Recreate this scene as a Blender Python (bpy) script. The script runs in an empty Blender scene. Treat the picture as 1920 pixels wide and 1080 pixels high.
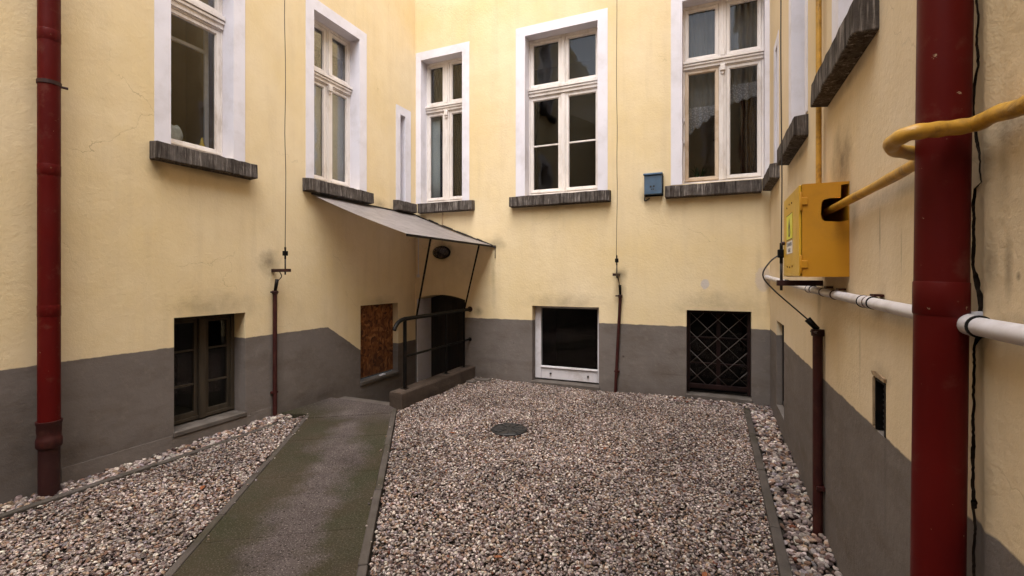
import bpy, bmesh, math, random
import numpy as np
from mathutils import Vector, Matrix, noise as mnoise

scene = bpy.context.scene
COL = scene.collection
random.seed(7)
rng = np.random.default_rng(11)
R = math.radians

# ------------------------------------------------------------------ camera
XL, YB, XR = -4.75, 6.743, 0.646          # wall planes: left, back, right (metres)
cam_d = bpy.data.cameras.new('camera')
cam = bpy.data.objects.new('camera', cam_d)
COL.objects.link(cam)
cam.location = (0, 0, 1.6)
cam.rotation_euler = (R(90), 0, math.atan(380 / 875))
cam_d.sensor_fit = 'HORIZONTAL'
cam_d.sensor_width = 36
cam_d.lens = 36 * 875 / 1920
cam_d.shift_y = -22 / 1920
cam_d.clip_start = 0.05
cam_d.clip_end = 500
scene.camera = cam

# ------------------------------------------------------------------ sky, sun, exposure
SUN_EL, SUN_AZ = R(68), R(160)             # azimuth clockwise from +Y
world = bpy.data.worlds.new('World')
scene.world = world
world.use_nodes = True
wn = world.node_tree
wn.nodes.clear()
w_out = wn.nodes.new('ShaderNodeOutputWorld')
w_bg = wn.nodes.new('ShaderNodeBackground')
w_sky = wn.nodes.new('ShaderNodeTexSky')
w_sky.sky_type = 'NISHITA'
w_sky.sun_disc = False
w_sky.sun_elevation = SUN_EL
w_sky.sun_rotation = SUN_AZ
w_sky.air_density = 1.0
w_sky.dust_density = 4.0
w_sky.ozone_density = 1.0
w_hs = wn.nodes.new('ShaderNodeHueSaturation')   # overcast: the blue is mostly gone
w_hs.inputs['Saturation'].default_value = 0.42
w_bg.inputs['Strength'].default_value = 0.15
wn.links.new(w_sky.outputs[0], w_hs.inputs['Color'])
wn.links.new(w_hs.outputs[0], w_bg.inputs['Color'])
wn.links.new(w_bg.outputs[0], w_out.inputs[0])

sun_d = bpy.data.lights.new('sun', 'SUN')
sun_d.energy = 1.5
sun_d.angle = R(75)
sun_d.color = (1.0, 0.97, 0.93)
sun = bpy.data.objects.new('sun', sun_d)
COL.objects.link(sun)
sun.location = (0, 0, 20)
sdir = Vector((math.sin(SUN_AZ) * math.cos(SUN_EL), math.cos(SUN_AZ) * math.cos(SUN_EL), math.sin(SUN_EL)))
sun.rotation_euler = sdir.to_track_quat('Z', 'Y').to_euler()

vs = scene.view_settings
vs.view_transform = 'Standard'
vs.look = 'None'
vs.exposure = 1.7
vs.gamma = 1.0
vs.use_curve_mapping = False
scene.render.engine = 'CYCLES'
scene.cycles.max_bounces = 10
scene.cycles.diffuse_bounces = 6
scene.cycles.transparent_max_bounces = 12
scene.cycles.caustics_reflective = False
scene.cycles.caustics_refractive = False
scene.cycles.use_denoising = True

# ------------------------------------------------------------------ materials
def newmat(name):
    m = bpy.data.materials.new(name)
    m.use_nodes = True
    nt = m.node_tree
    nt.nodes.clear()
    out = nt.nodes.new('ShaderNodeOutputMaterial')
    b = nt.nodes.new('ShaderNodeBsdfPrincipled')
    nt.links.new(b.outputs[0], out.inputs[0])
    return m, nt, b


class NT:
    """small helper for node graphs"""
    def __init__(self, nt):
        self.nt = nt
        g = nt.nodes.new('ShaderNodeNewGeometry')
        self.pos = g.outputs['Position']

    def n(self, t, **kw):
        x = self.nt.nodes.new(t)
        for k, v in kw.items():
            setattr(x, k, v)
        return x

    def put(self, sock, v):
        if isinstance(v, bpy.types.NodeSocket):
            self.nt.links.new(v, sock)
        else:
            sock.default_value = v

    def math(self, op, a, b=0.0, c=None, clamp=False):
        x = self.n('ShaderNodeMath', operation=op, use_clamp=clamp)
        self.put(x.inputs[0], a)
        self.put(x.inputs[1], b)
        if c is not None:
            self.put(x.inputs[2], c)
        return x.outputs[0]

    def vmath(self, op, a, b=(0, 0, 0)):
        x = self.n('ShaderNodeVectorMath', operation=op)
        self.put(x.inputs[0], a)
        self.put(x.inputs[1], b)
        return x.outputs['Value'] if op in ('LENGTH', 'DOT_PRODUCT') else x.outputs['Vector']

    def sep(self, v):
        x = self.n('ShaderNodeSeparateXYZ')
        self.put(x.inputs[0], v)
        return x.outputs

    def noise(self, scale, detail=4, rough=0.55, vec=None, stretch=None, dist=0.0, color=False):
        v = self.pos if vec is None else vec
        if stretch:
            v = self.vmath('MULTIPLY', v, stretch)
        x = self.n('ShaderNodeTexNoise')
        self.put(x.inputs['Vector'], v)
        x.inputs['Scale'].default_value = scale
        x.inputs['Detail'].default_value = detail
        x.inputs['Roughness'].default_value = rough
        x.inputs['Distortion'].default_value = dist
        return x.outputs['Color' if color else 'Fac']

    def voro(self, scale, vec=None, stretch=None, out='Color', feature='F1'):
        v = self.pos if vec is None else vec
        if stretch:
            v = self.vmath('MULTIPLY', v, stretch)
        x = self.n('ShaderNodeTexVoronoi', feature=feature)
        self.put(x.inputs['Vector'], v)
        x.inputs['Scale'].default_value = scale
        return x.outputs[out]

    def rng(self, v, a, b, c=0.0, d=1.0, smooth=False):
        x = self.n('ShaderNodeMapRange', interpolation_type='SMOOTHSTEP' if smooth else 'LINEAR')
        self.put(x.inputs[0], v)
        for i, q in enumerate((a, b, c, d)):
            self.put(x.inputs[1 + i], q)
        return x.outputs[0]

    def mix(self, f, a, b, mode='MIX'):
        x = self.n('ShaderNodeMix', data_type='RGBA', blend_type=mode)
        self.put(x.inputs[0], f)
        self.put(x.inputs[6], a if isinstance(a, bpy.types.NodeSocket) else (*a, 1))
        self.put(x.inputs[7], b if isinstance(b, bpy.types.NodeSocket) else (*b, 1))
        return x.outputs[2]

    def ramp(self, f, stops):
        x = self.n('ShaderNodeValToRGB')
        self.put(x.inputs[0], f)
        el = x.color_ramp.elements
        while len(el) > 1:
            el.remove(el[-1])
        el[0].position = stops[0][0]
        el[0].color = (*stops[0][1], 1)
        for p, c in stops[1:]:
            e = el.new(p)
            e.color = (*c, 1)
        return x.outputs[0]

    def bump(self, b, h, strength=0.3, dist=0.01, prev=None):
        x = self.n('ShaderNodeBump')
        x.inputs['Strength'].default_value = strength
        x.inputs['Distance'].default_value = dist
        self.put(x.inputs['Height'], h)
        if prev is not None:
            self.nt.links.new(prev, x.inputs['Normal'])
        self.nt.links.new(x.outputs[0], b.inputs['Normal'])
        return x.outputs[0]


def basic(name, col, rough=0.6, var=0.15, scale=6.0, dirt=None, dirt_amt=0.4, dirt_scale=3.0, bump=0.15, bscale=60, metal=0.0,
          spec=0.5, stretch=None, bdist=0.004):
    m, nt, b = newmat(name)
    t = NT(nt)
    dark = tuple(c * (1 - var) for c in col)
    lite = tuple(min(1, c * (1 + var)) for c in col)
    c = t.mix(t.rng(t.noise(scale, 6, stretch=stretch), 0.3, 0.7), dark, lite)
    if dirt:
        f = t.rng(t.noise(dirt_scale, 8, 0.65, stretch=stretch), 0.5, 0.72, 0, dirt_amt)
        c = t.mix(f, c, dirt)
    nt.links.new(c, b.inputs['Base Color'])
    rr = t.rng(t.noise(scale * 2, 4), 0.3, 0.7, max(0, rough - 0.08), min(1, rough + 0.08))
    nt.links.new(rr, b.inputs['Roughness'])
    b.inputs['Metallic'].default_value = metal
    b.inputs['Specular IOR Level'].default_value = min(spec, 0.12) if rough > 0.65 else spec
    if bump:
        t.bump(b, t.noise(bscale, 5, 0.6), bump, bdist)
    return m


YELLOW = (0.70, 0.574, 0.362)
GREY = (0.152, 0.132, 0.122)


def plaster(name, zb=0.92, kink=None, stains=(), yellow=YELLOW, patches=()):
    """painted plaster: yellow above, grey base; soot and other dark marks where given"""
    m, nt, b = newmat(name)
    t = NT(nt)
    x, y, z = t.sep(t.pos)
    big = t.noise(0.9, 5, 0.6)
    mid = t.noise(5.0, 6, 0.65)
    streak = t.noise(1.0, 6, 0.6, stretch=(7, 7, 0.55))
    yl = t.mix(t.rng(big, 0.33, 0.68), tuple(c * f for c, f in zip(yellow, (0.96, 0.93, 0.84))),
               tuple(min(1, c * f) for c, f in zip(yellow, (1.04, 1.06, 1.14))))
    yl = t.mix(t.rng(mid, 0.42, 0.78, 0, 0.28), yl, (0.58, 0.45, 0.29))
    yl = t.mix(t.rng(streak, 0.5, 0.8, 0, 0.30), yl, (0.50, 0.40, 0.27))
    gr = t.mix(t.rng(big, 0.3, 0.7), tuple(c * 0.88 for c in GREY), tuple(c * 1.12 for c in GREY))
    gr = t.mix(t.rng(t.noise(1.2, 7, 0.68, stretch=(2.0, 2.0, 5)), 0.46, 0.72, 0, 0.6), gr, (0.105, 0.083, 0.064))
    gr = t.mix(t.rng(t.noise(11, 6, 0.7), 0.54, 0.75, 0, 0.45), gr, (0.23, 0.20, 0.18))
    if kink:
        (ka, kz, kb, kz2) = kink          # the paint line steps down between y = ka and y = kb
        line = t.rng(y, ka, kb, kz, kz2)
    else:
        line = zb
    wob = t.rng(t.noise(9, 3), 0, 1, -0.012, 0.012)
    f = t.math('SUBTRACT', t.math('ADD', z, wob), line)
    f = t.rng(f, -0.004, 0.004)
    c = t.mix(f, gr, yl)
    nz = t.rng(t.noise(4.5, 6, 0.65), 0.25, 0.7, 0.35, 1.1)
    acc = None
    sdist = t.rng(t.noise(6.5, 5, 0.6), 0.25, 0.75, -0.28, 0.28)
    for (p, r, s) in stains:
        d = t.vmath('LENGTH', t.vmath('DIVIDE', t.vmath('SUBTRACT', t.pos, p), r))
        d = t.math('ADD', d, sdist)
        k = t.math('MULTIPLY', t.rng(d, 0.0, 1.05, s, 0.0), nz)
        acc = k if acc is None else t.math('MAXIMUM', acc, k)
    if acc is not None:
        c = t.mix(t.math('MINIMUM', acc, 0.95), c, (0.045, 0.034, 0.026))
    for (p, r, pc) in patches:
        d = t.vmath('LENGTH', t.vmath('DIVIDE', t.vmath('SUBTRACT', t.pos, p), r))
        d = t.math('ADD', d, t.rng(t.noise(25, 4), 0, 1, -0.22, 0.22))
        c = t.mix(t.rng(d, 0.8, 1.0, 0.85, 0), c, pc)
    # hairline cracks
    dv = t.vmath('ADD', t.pos, t.vmath('SCALE', t.noise(3, 4, color=True)))
    dv.node.inputs[1].links[0].from_node.inputs['Scale'].default_value = 0.5
    ck = t.voro(0.8, vec=dv, feature='DISTANCE_TO_EDGE', out='Distance')
    gate = t.rng(t.noise(1.1, 2), 0.52, 0.66)
    ckf = t.math('MULTIPLY', t.rng(ck, 0.0, 0.0035, 0.38, 0), gate)
    c = t.mix(ckf, c, (0.12, 0.085, 0.05))
    nt.links.new(c, b.inputs['Base Color'])
    b.inputs['Roughness'].default_value = 0.85
    b.inputs['Specular IOR Level'].default_value = 0.10
    p1 = t.bump(b, t.noise(2.2, 5, 0.6), 0.25, 0.03)
    p2 = t.bump(b, t.noise(34, 4, 0.6), 0.28, 0.010, p1)
    p3 = t.bump(b, t.noise(150, 3, 0.6), 0.35, 0.003, p2)
    t.bump(b, t.math('SUBTRACT', 1.0, ckf), 0.5, 0.004, p3)
    return m


M = {}
M['white'] = basic('white_wall_paint', (0.68, 0.665, 0.735), 0.7, 0.06, 2.0, (0.36, 0.32, 0.29), 0.30, 3.2, 0.2, 60)
M['frame'] = basic('old_white_gloss', (0.70, 0.655, 0.635), 0.42, 0.08, 3.0, (0.34, 0.26, 0.20), 0.5, 5.0, 0.15, 40, stretch=(1.6, 1.6, 0.5))
M['frame_brown'] = basic('stained_gloss', (0.56, 0.45, 0.34), 0.42, 0.12, 3.0, (0.32, 0.18, 0.08), 0.75, 4.0, 0.15, 40)
M['pvc'] = basic('white_plastic', (0.58, 0.56, 0.59), 0.38, 0.07, 4.0, (0.24, 0.20, 0.17), 0.65, 4.0, 0.06, 40)
M['white_metal'] = basic('white_painted_metal', (0.70, 0.68, 0.70), 0.4, 0.05, 3.0, (0.35, 0.28, 0.22), 0.4, 6.0, 0.05)
M['red'] = None
M['oxide'] = basic('dark_oxide_red', (0.026, 0.0065, 0.006), 0.55, 0.25, 5.0, (0.05, 0.022, 0.015), 0.5, 9.0, 0.2, 90, spec=0.3)
M['rusty_red'] = basic('rusty_red', (0.034, 0.0060, 0.005), 0.55, 0.3, 8.0, (0.07, 0.027, 0.017), 0.55, 10.0, 0.3, 70, spec=0.3)
M['black'] = basic('black_iron_paint', (0.0035, 0.0032, 0.0032), 0.5, 0.3, 8.0, (0.02, 0.012, 0.008), 0.4, 9.0, 0.15, 70, spec=0.14)
M['wire'] = basic('dark_wire', (0.022, 0.018, 0.016), 0.6, 0.3, 8.0, bump=0)
M['gas_pipe'] = basic('yellow_gas_paint', (0.47, 0.255, 0.030), 0.45, 0.18, 14.0, (0.10, 0.045, 0.015), 0.85, 13.0, 0.4, 45)
M['gas_box'] = basic('yellow_sheet_metal', (0.47, 0.215, 0.008), 0.45, 0.08, 3.0, (0.22, 0.11, 0.02), 0.35, 7.0, 0.1, 30)
M['gas_door'] = basic('yellow_door_metal', (0.56, 0.33, 0.016), 0.45, 0.08, 3.0, (0.22, 0.11, 0.02), 0.35, 7.0, 0.1, 30)
M['concrete'] = basic('grey_concrete', (0.105, 0.090, 0.080), 0.9, 0.25, 5.0, (0.055, 0.045, 0.036), 0.7, 3.0, 0.5, 60)
M['kerb'] = basic('kerb_concrete', (0.062, 0.052, 0.046), 0.9, 0.25, 7.0, (0.030, 0.027, 0.014), 0.9, 2.2, 0.6, 80)
M['parapet'] = basic('dirty_parapet_render', (0.058, 0.043, 0.034), 0.92, 0.35, 4.0, (0.024, 0.017, 0.012), 0.75, 2.5, 0.6, 45, bdist=0.01)
M['grille_red'] = basic('blackened_red_paint', (0.011, 0.0035, 0.0032), 0.6, 0.3, 6.0, bump=0.1, spec=0.2)
M['wood'] = basic('weathered_grey_wood', (0.050, 0.039, 0.028), 0.75, 0.3, 5.0, (0.045, 0.035, 0.025), 0.6, 5.0, 0.4, 50, stretch=(4, 4, 0.5))
M['dark_wood'] = basic('dark_door_paint', (0.012, 0.009, 0.008), 0.5, 0.3, 5.0, bump=0.2)
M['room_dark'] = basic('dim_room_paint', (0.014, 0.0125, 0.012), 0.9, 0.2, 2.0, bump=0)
M['room_olive'] = basic('olive_room_paint', (0.52, 0.39, 0.16), 0.9, 0.15, 2.0, bump=0)
M['room_tan'] = basic('tan_room_paint', (0.42, 0.33, 0.22), 0.9, 0.15, 2.0, bump=0)
M['blue_box'] = basic('blue_enamel', (0.055, 0.105, 0.175), 0.45, 0.15, 6.0, (0.05, 0.06, 0.08), 0.5, 10.0, 0.1)
M['soil'] = basic('dark_damp_soil', (0.030, 0.024, 0.019), 0.95, 0.35, 9.0, bump=0.6, bscale=50)
M['iron'] = basic('cast_iron', (0.0085, 0.008, 0.009), 0.6, 0.3, 12.0, (0.02, 0.015, 0.012), 0.5, 8.0, 0.4, 90)
M['rubber'] = basic('black_rubber', (0.012, 0.012, 0.012), 0.7, 0.2, bump=0)
M['leaf'] = basic('houseplant_leaf', (0.05, 0.085, 0.03), 0.5, 0.3, 20, bump=0)
M['terracotta'] = basic('clay_pot', (0.22, 0.09, 0.05), 0.8, 0.2, 20, bump=0.1)
M['drape'] = basic('brown_drape', (0.10, 0.065, 0.04), 0.9, 0.3, 12, bump=0.2)
M['olive_curtain'] = basic('olive_curtain', (0.085, 0.07, 0.04), 0.9, 0.25, 3, bump=0.1, stretch=(6, 6, 0.4))
M['blind'] = basic('pale_blind', (0.46, 0.51, 0.52), 0.85, 0.08, 2, bump=0.05)
M['blind_grey'] = basic('grey_blind', (0.34, 0.32, 0.30), 0.85, 0.08, 2, bump=0.05)
M['bag'] = basic('crumpled_white_plastic', (0.62, 0.64, 0.60), 0.35, 0.15, 25, bump=0.5, bscale=25)
M['yellow_item'] = basic('bright_yellow_plastic', (0.65, 0.45, 0.03), 0.5, 0.1, bump=0)
M['sticker_yellow'] = basic('sticker_yellow', (0.62, 0.62, 0.02), 0.4, 0.05, bump=0)
M['sticker_white'] = basic('sticker_white', (0.68, 0.66, 0.66), 0.4, 0.05, bump=0)
M['ink'] = basic('print_black', (0.012, 0.012, 0.012), 0.5, 0.05, bump=0)
M['ink_blue'] = basic('print_dark_blue', (0.03, 0.035, 0.09), 0.5, 0.05, bump=0)


def sill_mat():
    m, nt, b = newmat('sooty_concrete_sill')
    t = NT(nt)
    base = t.mix(t.rng(t.noise(7, 6, 0.6), 0.3, 0.7), (0.042, 0.034, 0.030), (0.110, 0.096, 0.089))
    st = t.rng(t.noise(1.0, 4, 0.7, stretch=(60, 60, 2.5)), 0.52, 0.66)
    gate = t.rng(t.noise(5, 3), 0.36, 0.56)
    c = t.mix(t.math('MULTIPLY', t.math('MULTIPLY', st, gate), 0.85), base, (0.40, 0.36, 0.33))
    c = t.mix(t.rng(t.noise(1.0, 4, 0.6, stretch=(30, 30, 1.2)), 0.48, 0.66, 0, 0.85), c, (0.018, 0.013, 0.011))
    nt.links.new(c, b.inputs['Base Color'])
    b.inputs['Roughness'].default_value = 0.9
    b.inputs['Specular IOR Level'].default_value = 0.1
    p = t.bump(b, t.noise(40, 5, 0.6), 0.6, 0.008)
    t.bump(b, t.noise(1.0, 4, 0.7, stretch=(40, 40, 3)), 0.35, 0.006, p)
    return m


M['sill'] = sill_mat()


def red_mat():
    m, nt, b = newmat('dark_red_oil_paint')
    t = NT(nt)
    c = t.mix(t.rng(t.noise(2.0, 5), 0.3, 0.7), (0.062, 0.0032, 0.0030), (0.086, 0.0052, 0.0044))
    c = t.mix(t.rng(t.noise(1.0, 6, 0.65, stretch=(9, 9, 1.3)), 0.52, 0.8, 0, 0.5), c, (0.050, 0.0035, 0.004))
    c = t.mix(t.rng(t.noise(7, 8, 0.7), 0.56, 0.72, 0, 0.45), c, (0.13, 0.055, 0.04))
    sp = t.rng(t.noise(30, 5, 0.65), 0.705, 0.72)
    c = t.mix(t.math('MULTIPLY', sp, 0.8), c, (0.36, 0.27, 0.18))
    nt.links.new(c, b.inputs['Base Color'])
    nt.links.new(t.rng(t.noise(5, 6), 0.3, 0.7, 0.36, 0.58), b.inputs['Roughness'])
    b.inputs['Specular IOR Level'].default_value = 0.10
    p = t.bump(b, t.noise(3, 3), 0.15, 0.006)
    t.bump(b, t.noise(60, 4), 0.12, 0.002, p)
    return m


M['red'] = red_mat()


def glass_mat():
    m = bpy.data.materials.new('window_glass')
    m.use_nodes = True
    nt = m.node_tree
    nt.nodes.clear()
    t = NT(nt)
    out = t.n('ShaderNodeOutputMaterial')
    tr = t.n('ShaderNodeBsdfTransparent')
    tr.inputs[0].default_value = (0.87, 0.88, 0.88, 1)
    gl = t.n('ShaderNodeBsdfGlossy')
    gl.inputs['Roughness'].default_value = 0.01
    fr = t.n('ShaderNodeFresnel')
    fr.inputs[0].default_value = 1.5
    f = t.math('MULTIPLY', fr.outputs[0], 0.55)
    mx = t.n('ShaderNodeMixShader')
    bp = t.n('ShaderNodeBump')
    bp.inputs['Strength'].default_value = 0.25
    bp.inputs['Distance'].default_value = 0.012
    nt.links.new(t.noise(2.4, 2), bp.inputs['Height'])
    nt.links.new(bp.outputs[0], gl.inputs['Normal'])
    nt.links.new(f, mx.inputs[0])
    nt.links.new(tr.outputs[0], mx.inputs[1])
    nt.links.new(gl.outputs[0], mx.inputs[2])
    nt.links.new(mx.outputs[0], out.inputs[0])
    return m


M['glass'] = glass_mat()


def sheer_mat(name, col, cover=0.6, holes=0.0, hscale=60):
    """thin cloth or plastic: part see-through, part lit from both sides"""
    m = bpy.data.materials.new(name)
    m.use_nodes = True
    nt = m.node_tree
    nt.nodes.clear()
    t = NT(nt)
    out = t.n('ShaderNodeOutputMaterial')
    df = t.n('ShaderNodeBsdfDiffuse')
    tl = t.n('ShaderNodeBsdfTranslucent')
    tr = t.n('ShaderNodeBsdfTransparent')
    c = t.mix(t.rng(t.noise(3, 5), 0.3, 0.7), tuple(q * 0.85 for q in col), tuple(min(1, q * 1.1) for q in col))
    nt.links.new(c, df.inputs[0])
    nt.links.new(c, tl.inputs[0])
    m1 = t.n('ShaderNodeMixShader')
    m1.inputs[0].default_value = 0.45
    nt.links.new(df.outputs[0], m1.inputs[1])
    nt.links.new(tl.outputs[0], m1.inputs[2])
    m2 = t.n('ShaderNodeMixShader')
    fac = cover
    if holes:
        fac = t.rng(t.voro(hscale, out='Distance'), 0.25, 0.5, cover, max(0, cover - holes))
    t.put(m2.inputs[0], fac)
    nt.links.new(tr.outputs[0], m2.inputs[1])
    nt.links.new(m1.outputs[0], m2.inputs[2])
    nt.links.new(m2.outputs[0], out.inputs[0])
    return m


M['lace'] = sheer_mat('white_lace', (0.72, 0.72, 0.76), 0.85, 0.4)
M['sheer_dim'] = sheer_mat('dim_net_curtain', (0.30, 0.30, 0.32), 0.30)
M['sheer'] = sheer_mat('sheer_curtain', (0.62, 0.62, 0.62), 0.55)


def canopy_mat():
    m = bpy.data.materials.new('frosted_roof_sheet')
    m.use_nodes = True
    nt = m.node_tree
    nt.nodes.clear()
    t = NT(nt)
    out = t.n('ShaderNodeOutputMaterial')
    b = t.n('ShaderNodeBsdfPrincipled')
    tl = t.n('ShaderNodeBsdfTranslucent')
    c = t.mix(t.rng(t.noise(2.2, 7, 0.65), 0.35, 0.7), (0.45, 0.41, 0.405), (0.57, 0.525, 0.515))
    c = t.mix(t.rng(t.noise(9, 6, 0.7), 0.5, 0.75, 0, 0.5), c, (0.14, 0.115, 0.10))
    nt.links.new(c, b.inputs['Base Color'])
    nt.links.new(c, tl.inputs[0])
    b.inputs['Roughness'].default_value = 0.35
    mx = t.n('ShaderNodeMixShader')
    mx.inputs[0].default_value = 0.6
    nt.links.new(b.outputs[0], mx.inputs[1])
    nt.links.new(tl.outputs[0], mx.inputs[2])
    nt.links.new(mx.outputs[0], out.inputs[0])
    return m


M['canopy'] = canopy_mat()


def osb_mat():
    m, nt, b = newmat('oriented_strand_board')
    t = NT(nt)
    wv = t.vmath('ADD', t.pos, t.vmath('SCALE', t.noise(4, 2, color=True)))
    wv.node.inputs[1].links[0].from_node.inputs['Scale'].default_value = 0.15
    c1 = t.sep(t.voro(1.0, vec=wv, stretch=(20, 34, 11)))[0]
    c2 = t.sep(t.voro(1.0, vec=wv, stretch=(20, 17, 24)))[1]
    pick = t.rng(t.noise(6, 2), 0.45, 0.55)
    v = t.math('ADD', t.math('MULTIPLY', c1, pick), t.math('MULTIPLY', c2, t.math('SUBTRACT', 1, pick)))
    v = t.math('ADD', t.math('MULTIPLY', v, 0.75), t.math('MULTIPLY', t.noise(30, 4, stretch=(1, 1, 0.4)), 0.3))
    c = t.ramp(v, [(0.12, (0.05, 0.016, 0.006)), (0.45, (0.155, 0.052, 0.014)), (0.75, (0.26, 0.095, 0.026)), (0.98, (0.40, 0.19, 0.07))])
    c = t.mix(t.rng(t.noise(2.2, 5, 0.6), 0.45, 0.75, 0, 0.7), c, (0.045, 0.02, 0.01))
    nt.links.new(c, b.inputs['Base Color'])
    b.inputs['Roughness'].default_value = 0.75
    t.bump(b, v, 0.5, 0.006)
    return m


M['osb'] = osb_mat()


def path_mat():
    m, nt, b = newmat('mossy_washed_concrete')
    t = NT(nt)
    x, y, z = t.sep(t.pos)
    # distance across the path, 0 at its left edge, about 1.15 at its right edge
    acr = t.math('MULTIPLY', t.math('ADD', t.math('ADD', x, 1.71), t.math('MULTIPLY', y, 0.676)), 0.8285)
    speck = t.noise(95, 3, 0.75)
    base = t.mix(t.rng(t.noise(1.3, 6, 0.6), 0.35, 0.68), (0.042, 0.0330, 0.0305), (0.085, 0.069, 0.065))
    base = t.mix(t.rng(speck, 0.55, 0.68, 0, 0.9), base, (0.22, 0.19, 0.175))
    base = t.mix(t.rng(t.noise(75, 2, 0.6), 0.56, 0.68, 0, 0.85), base, (0.008, 0.0065, 0.006))
    patch = t.noise(1.25, 6, 0.62)
    edge = t.math('MAXIMUM', t.rng(acr, 0.10, 0.62, 0.34, 0), t.rng(acr, 0.62, 1.05, 0, 0.36))
    mo = t.rng(t.math('ADD', patch, edge), 0.54, 0.70)
    far = t.rng(y, 4.1, 4.7, 1, 0)
    mo = t.math('MULTIPLY', mo, far)
    moss = t.mix(t.rng(t.noise(2.1, 4), 0.4, 0.65), (0.0340, 0.0270, 0.0145), (0.0240, 0.0250, 0.0110))
    c = t.mix(t.math('MULTIPLY', mo, t.rng(speck, 0.35, 0.72, 0.97, 0.55)), base, moss)
    c = t.mix(t.rng(t.noise(3.5, 7, 0.7), 0.55, 0.75, 0, 0.4), c, (0.022, 0.018, 0.016))
    nt.links.new(c, b.inputs['Base Color'])
    b.inputs['Roughness'].default_value = 0.95
    b.inputs['Specular IOR Level'].default_value = 0.06
    p = t.bump(b, t.noise(130, 3, 0.7), 0.7, 0.006)
    t.bump(b, t.noise(6, 5, 0.6), 0.3, 0.015, p)
    return m


M['path'] = path_mat()


def stone_mat():
    m, nt, b = newmat('river_gravel')
    t = NT(nt)
    a = t.n('ShaderNodeAttribute', attribute_type='INSTANCER', attribute_name='col')
    c = t.mix(t.rng(t.noise(70, 4, 0.6), 0.35, 0.7, 0.0, 0.5), a.outputs['Color'], (0.22, 0.18, 0.16), 'MULTIPLY')
    nt.links.new(c, b.inputs['Base Color'])
    b.inputs['Roughness'].default_value = 0.75
    b.inputs['Specular IOR Level'].default_value = 0.18
    t.bump(b, t.noise(160, 3), 0.3, 0.003)
    return m


M['stone'] = stone_mat()

# ------------------------------------------------------------------ mesh helpers
ORIGIN = {}


def setp(o, label=None, cat=None, group=None, kind=None):
    if label:
        o['label'] = label
    if cat:
        o['category'] = cat
    if group:
        o['group'] = group
    if kind:
        o['kind'] = kind
    return o


def thing(name, label, cat, loc, group=None):
    o = bpy.data.objects.new(name, None)
    COL.objects.link(o)
    o.location = loc
    o.empty_display_size = 0.1
    ORIGIN[o] = Vector(loc)
    return setp(o, label, cat, group)


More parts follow.
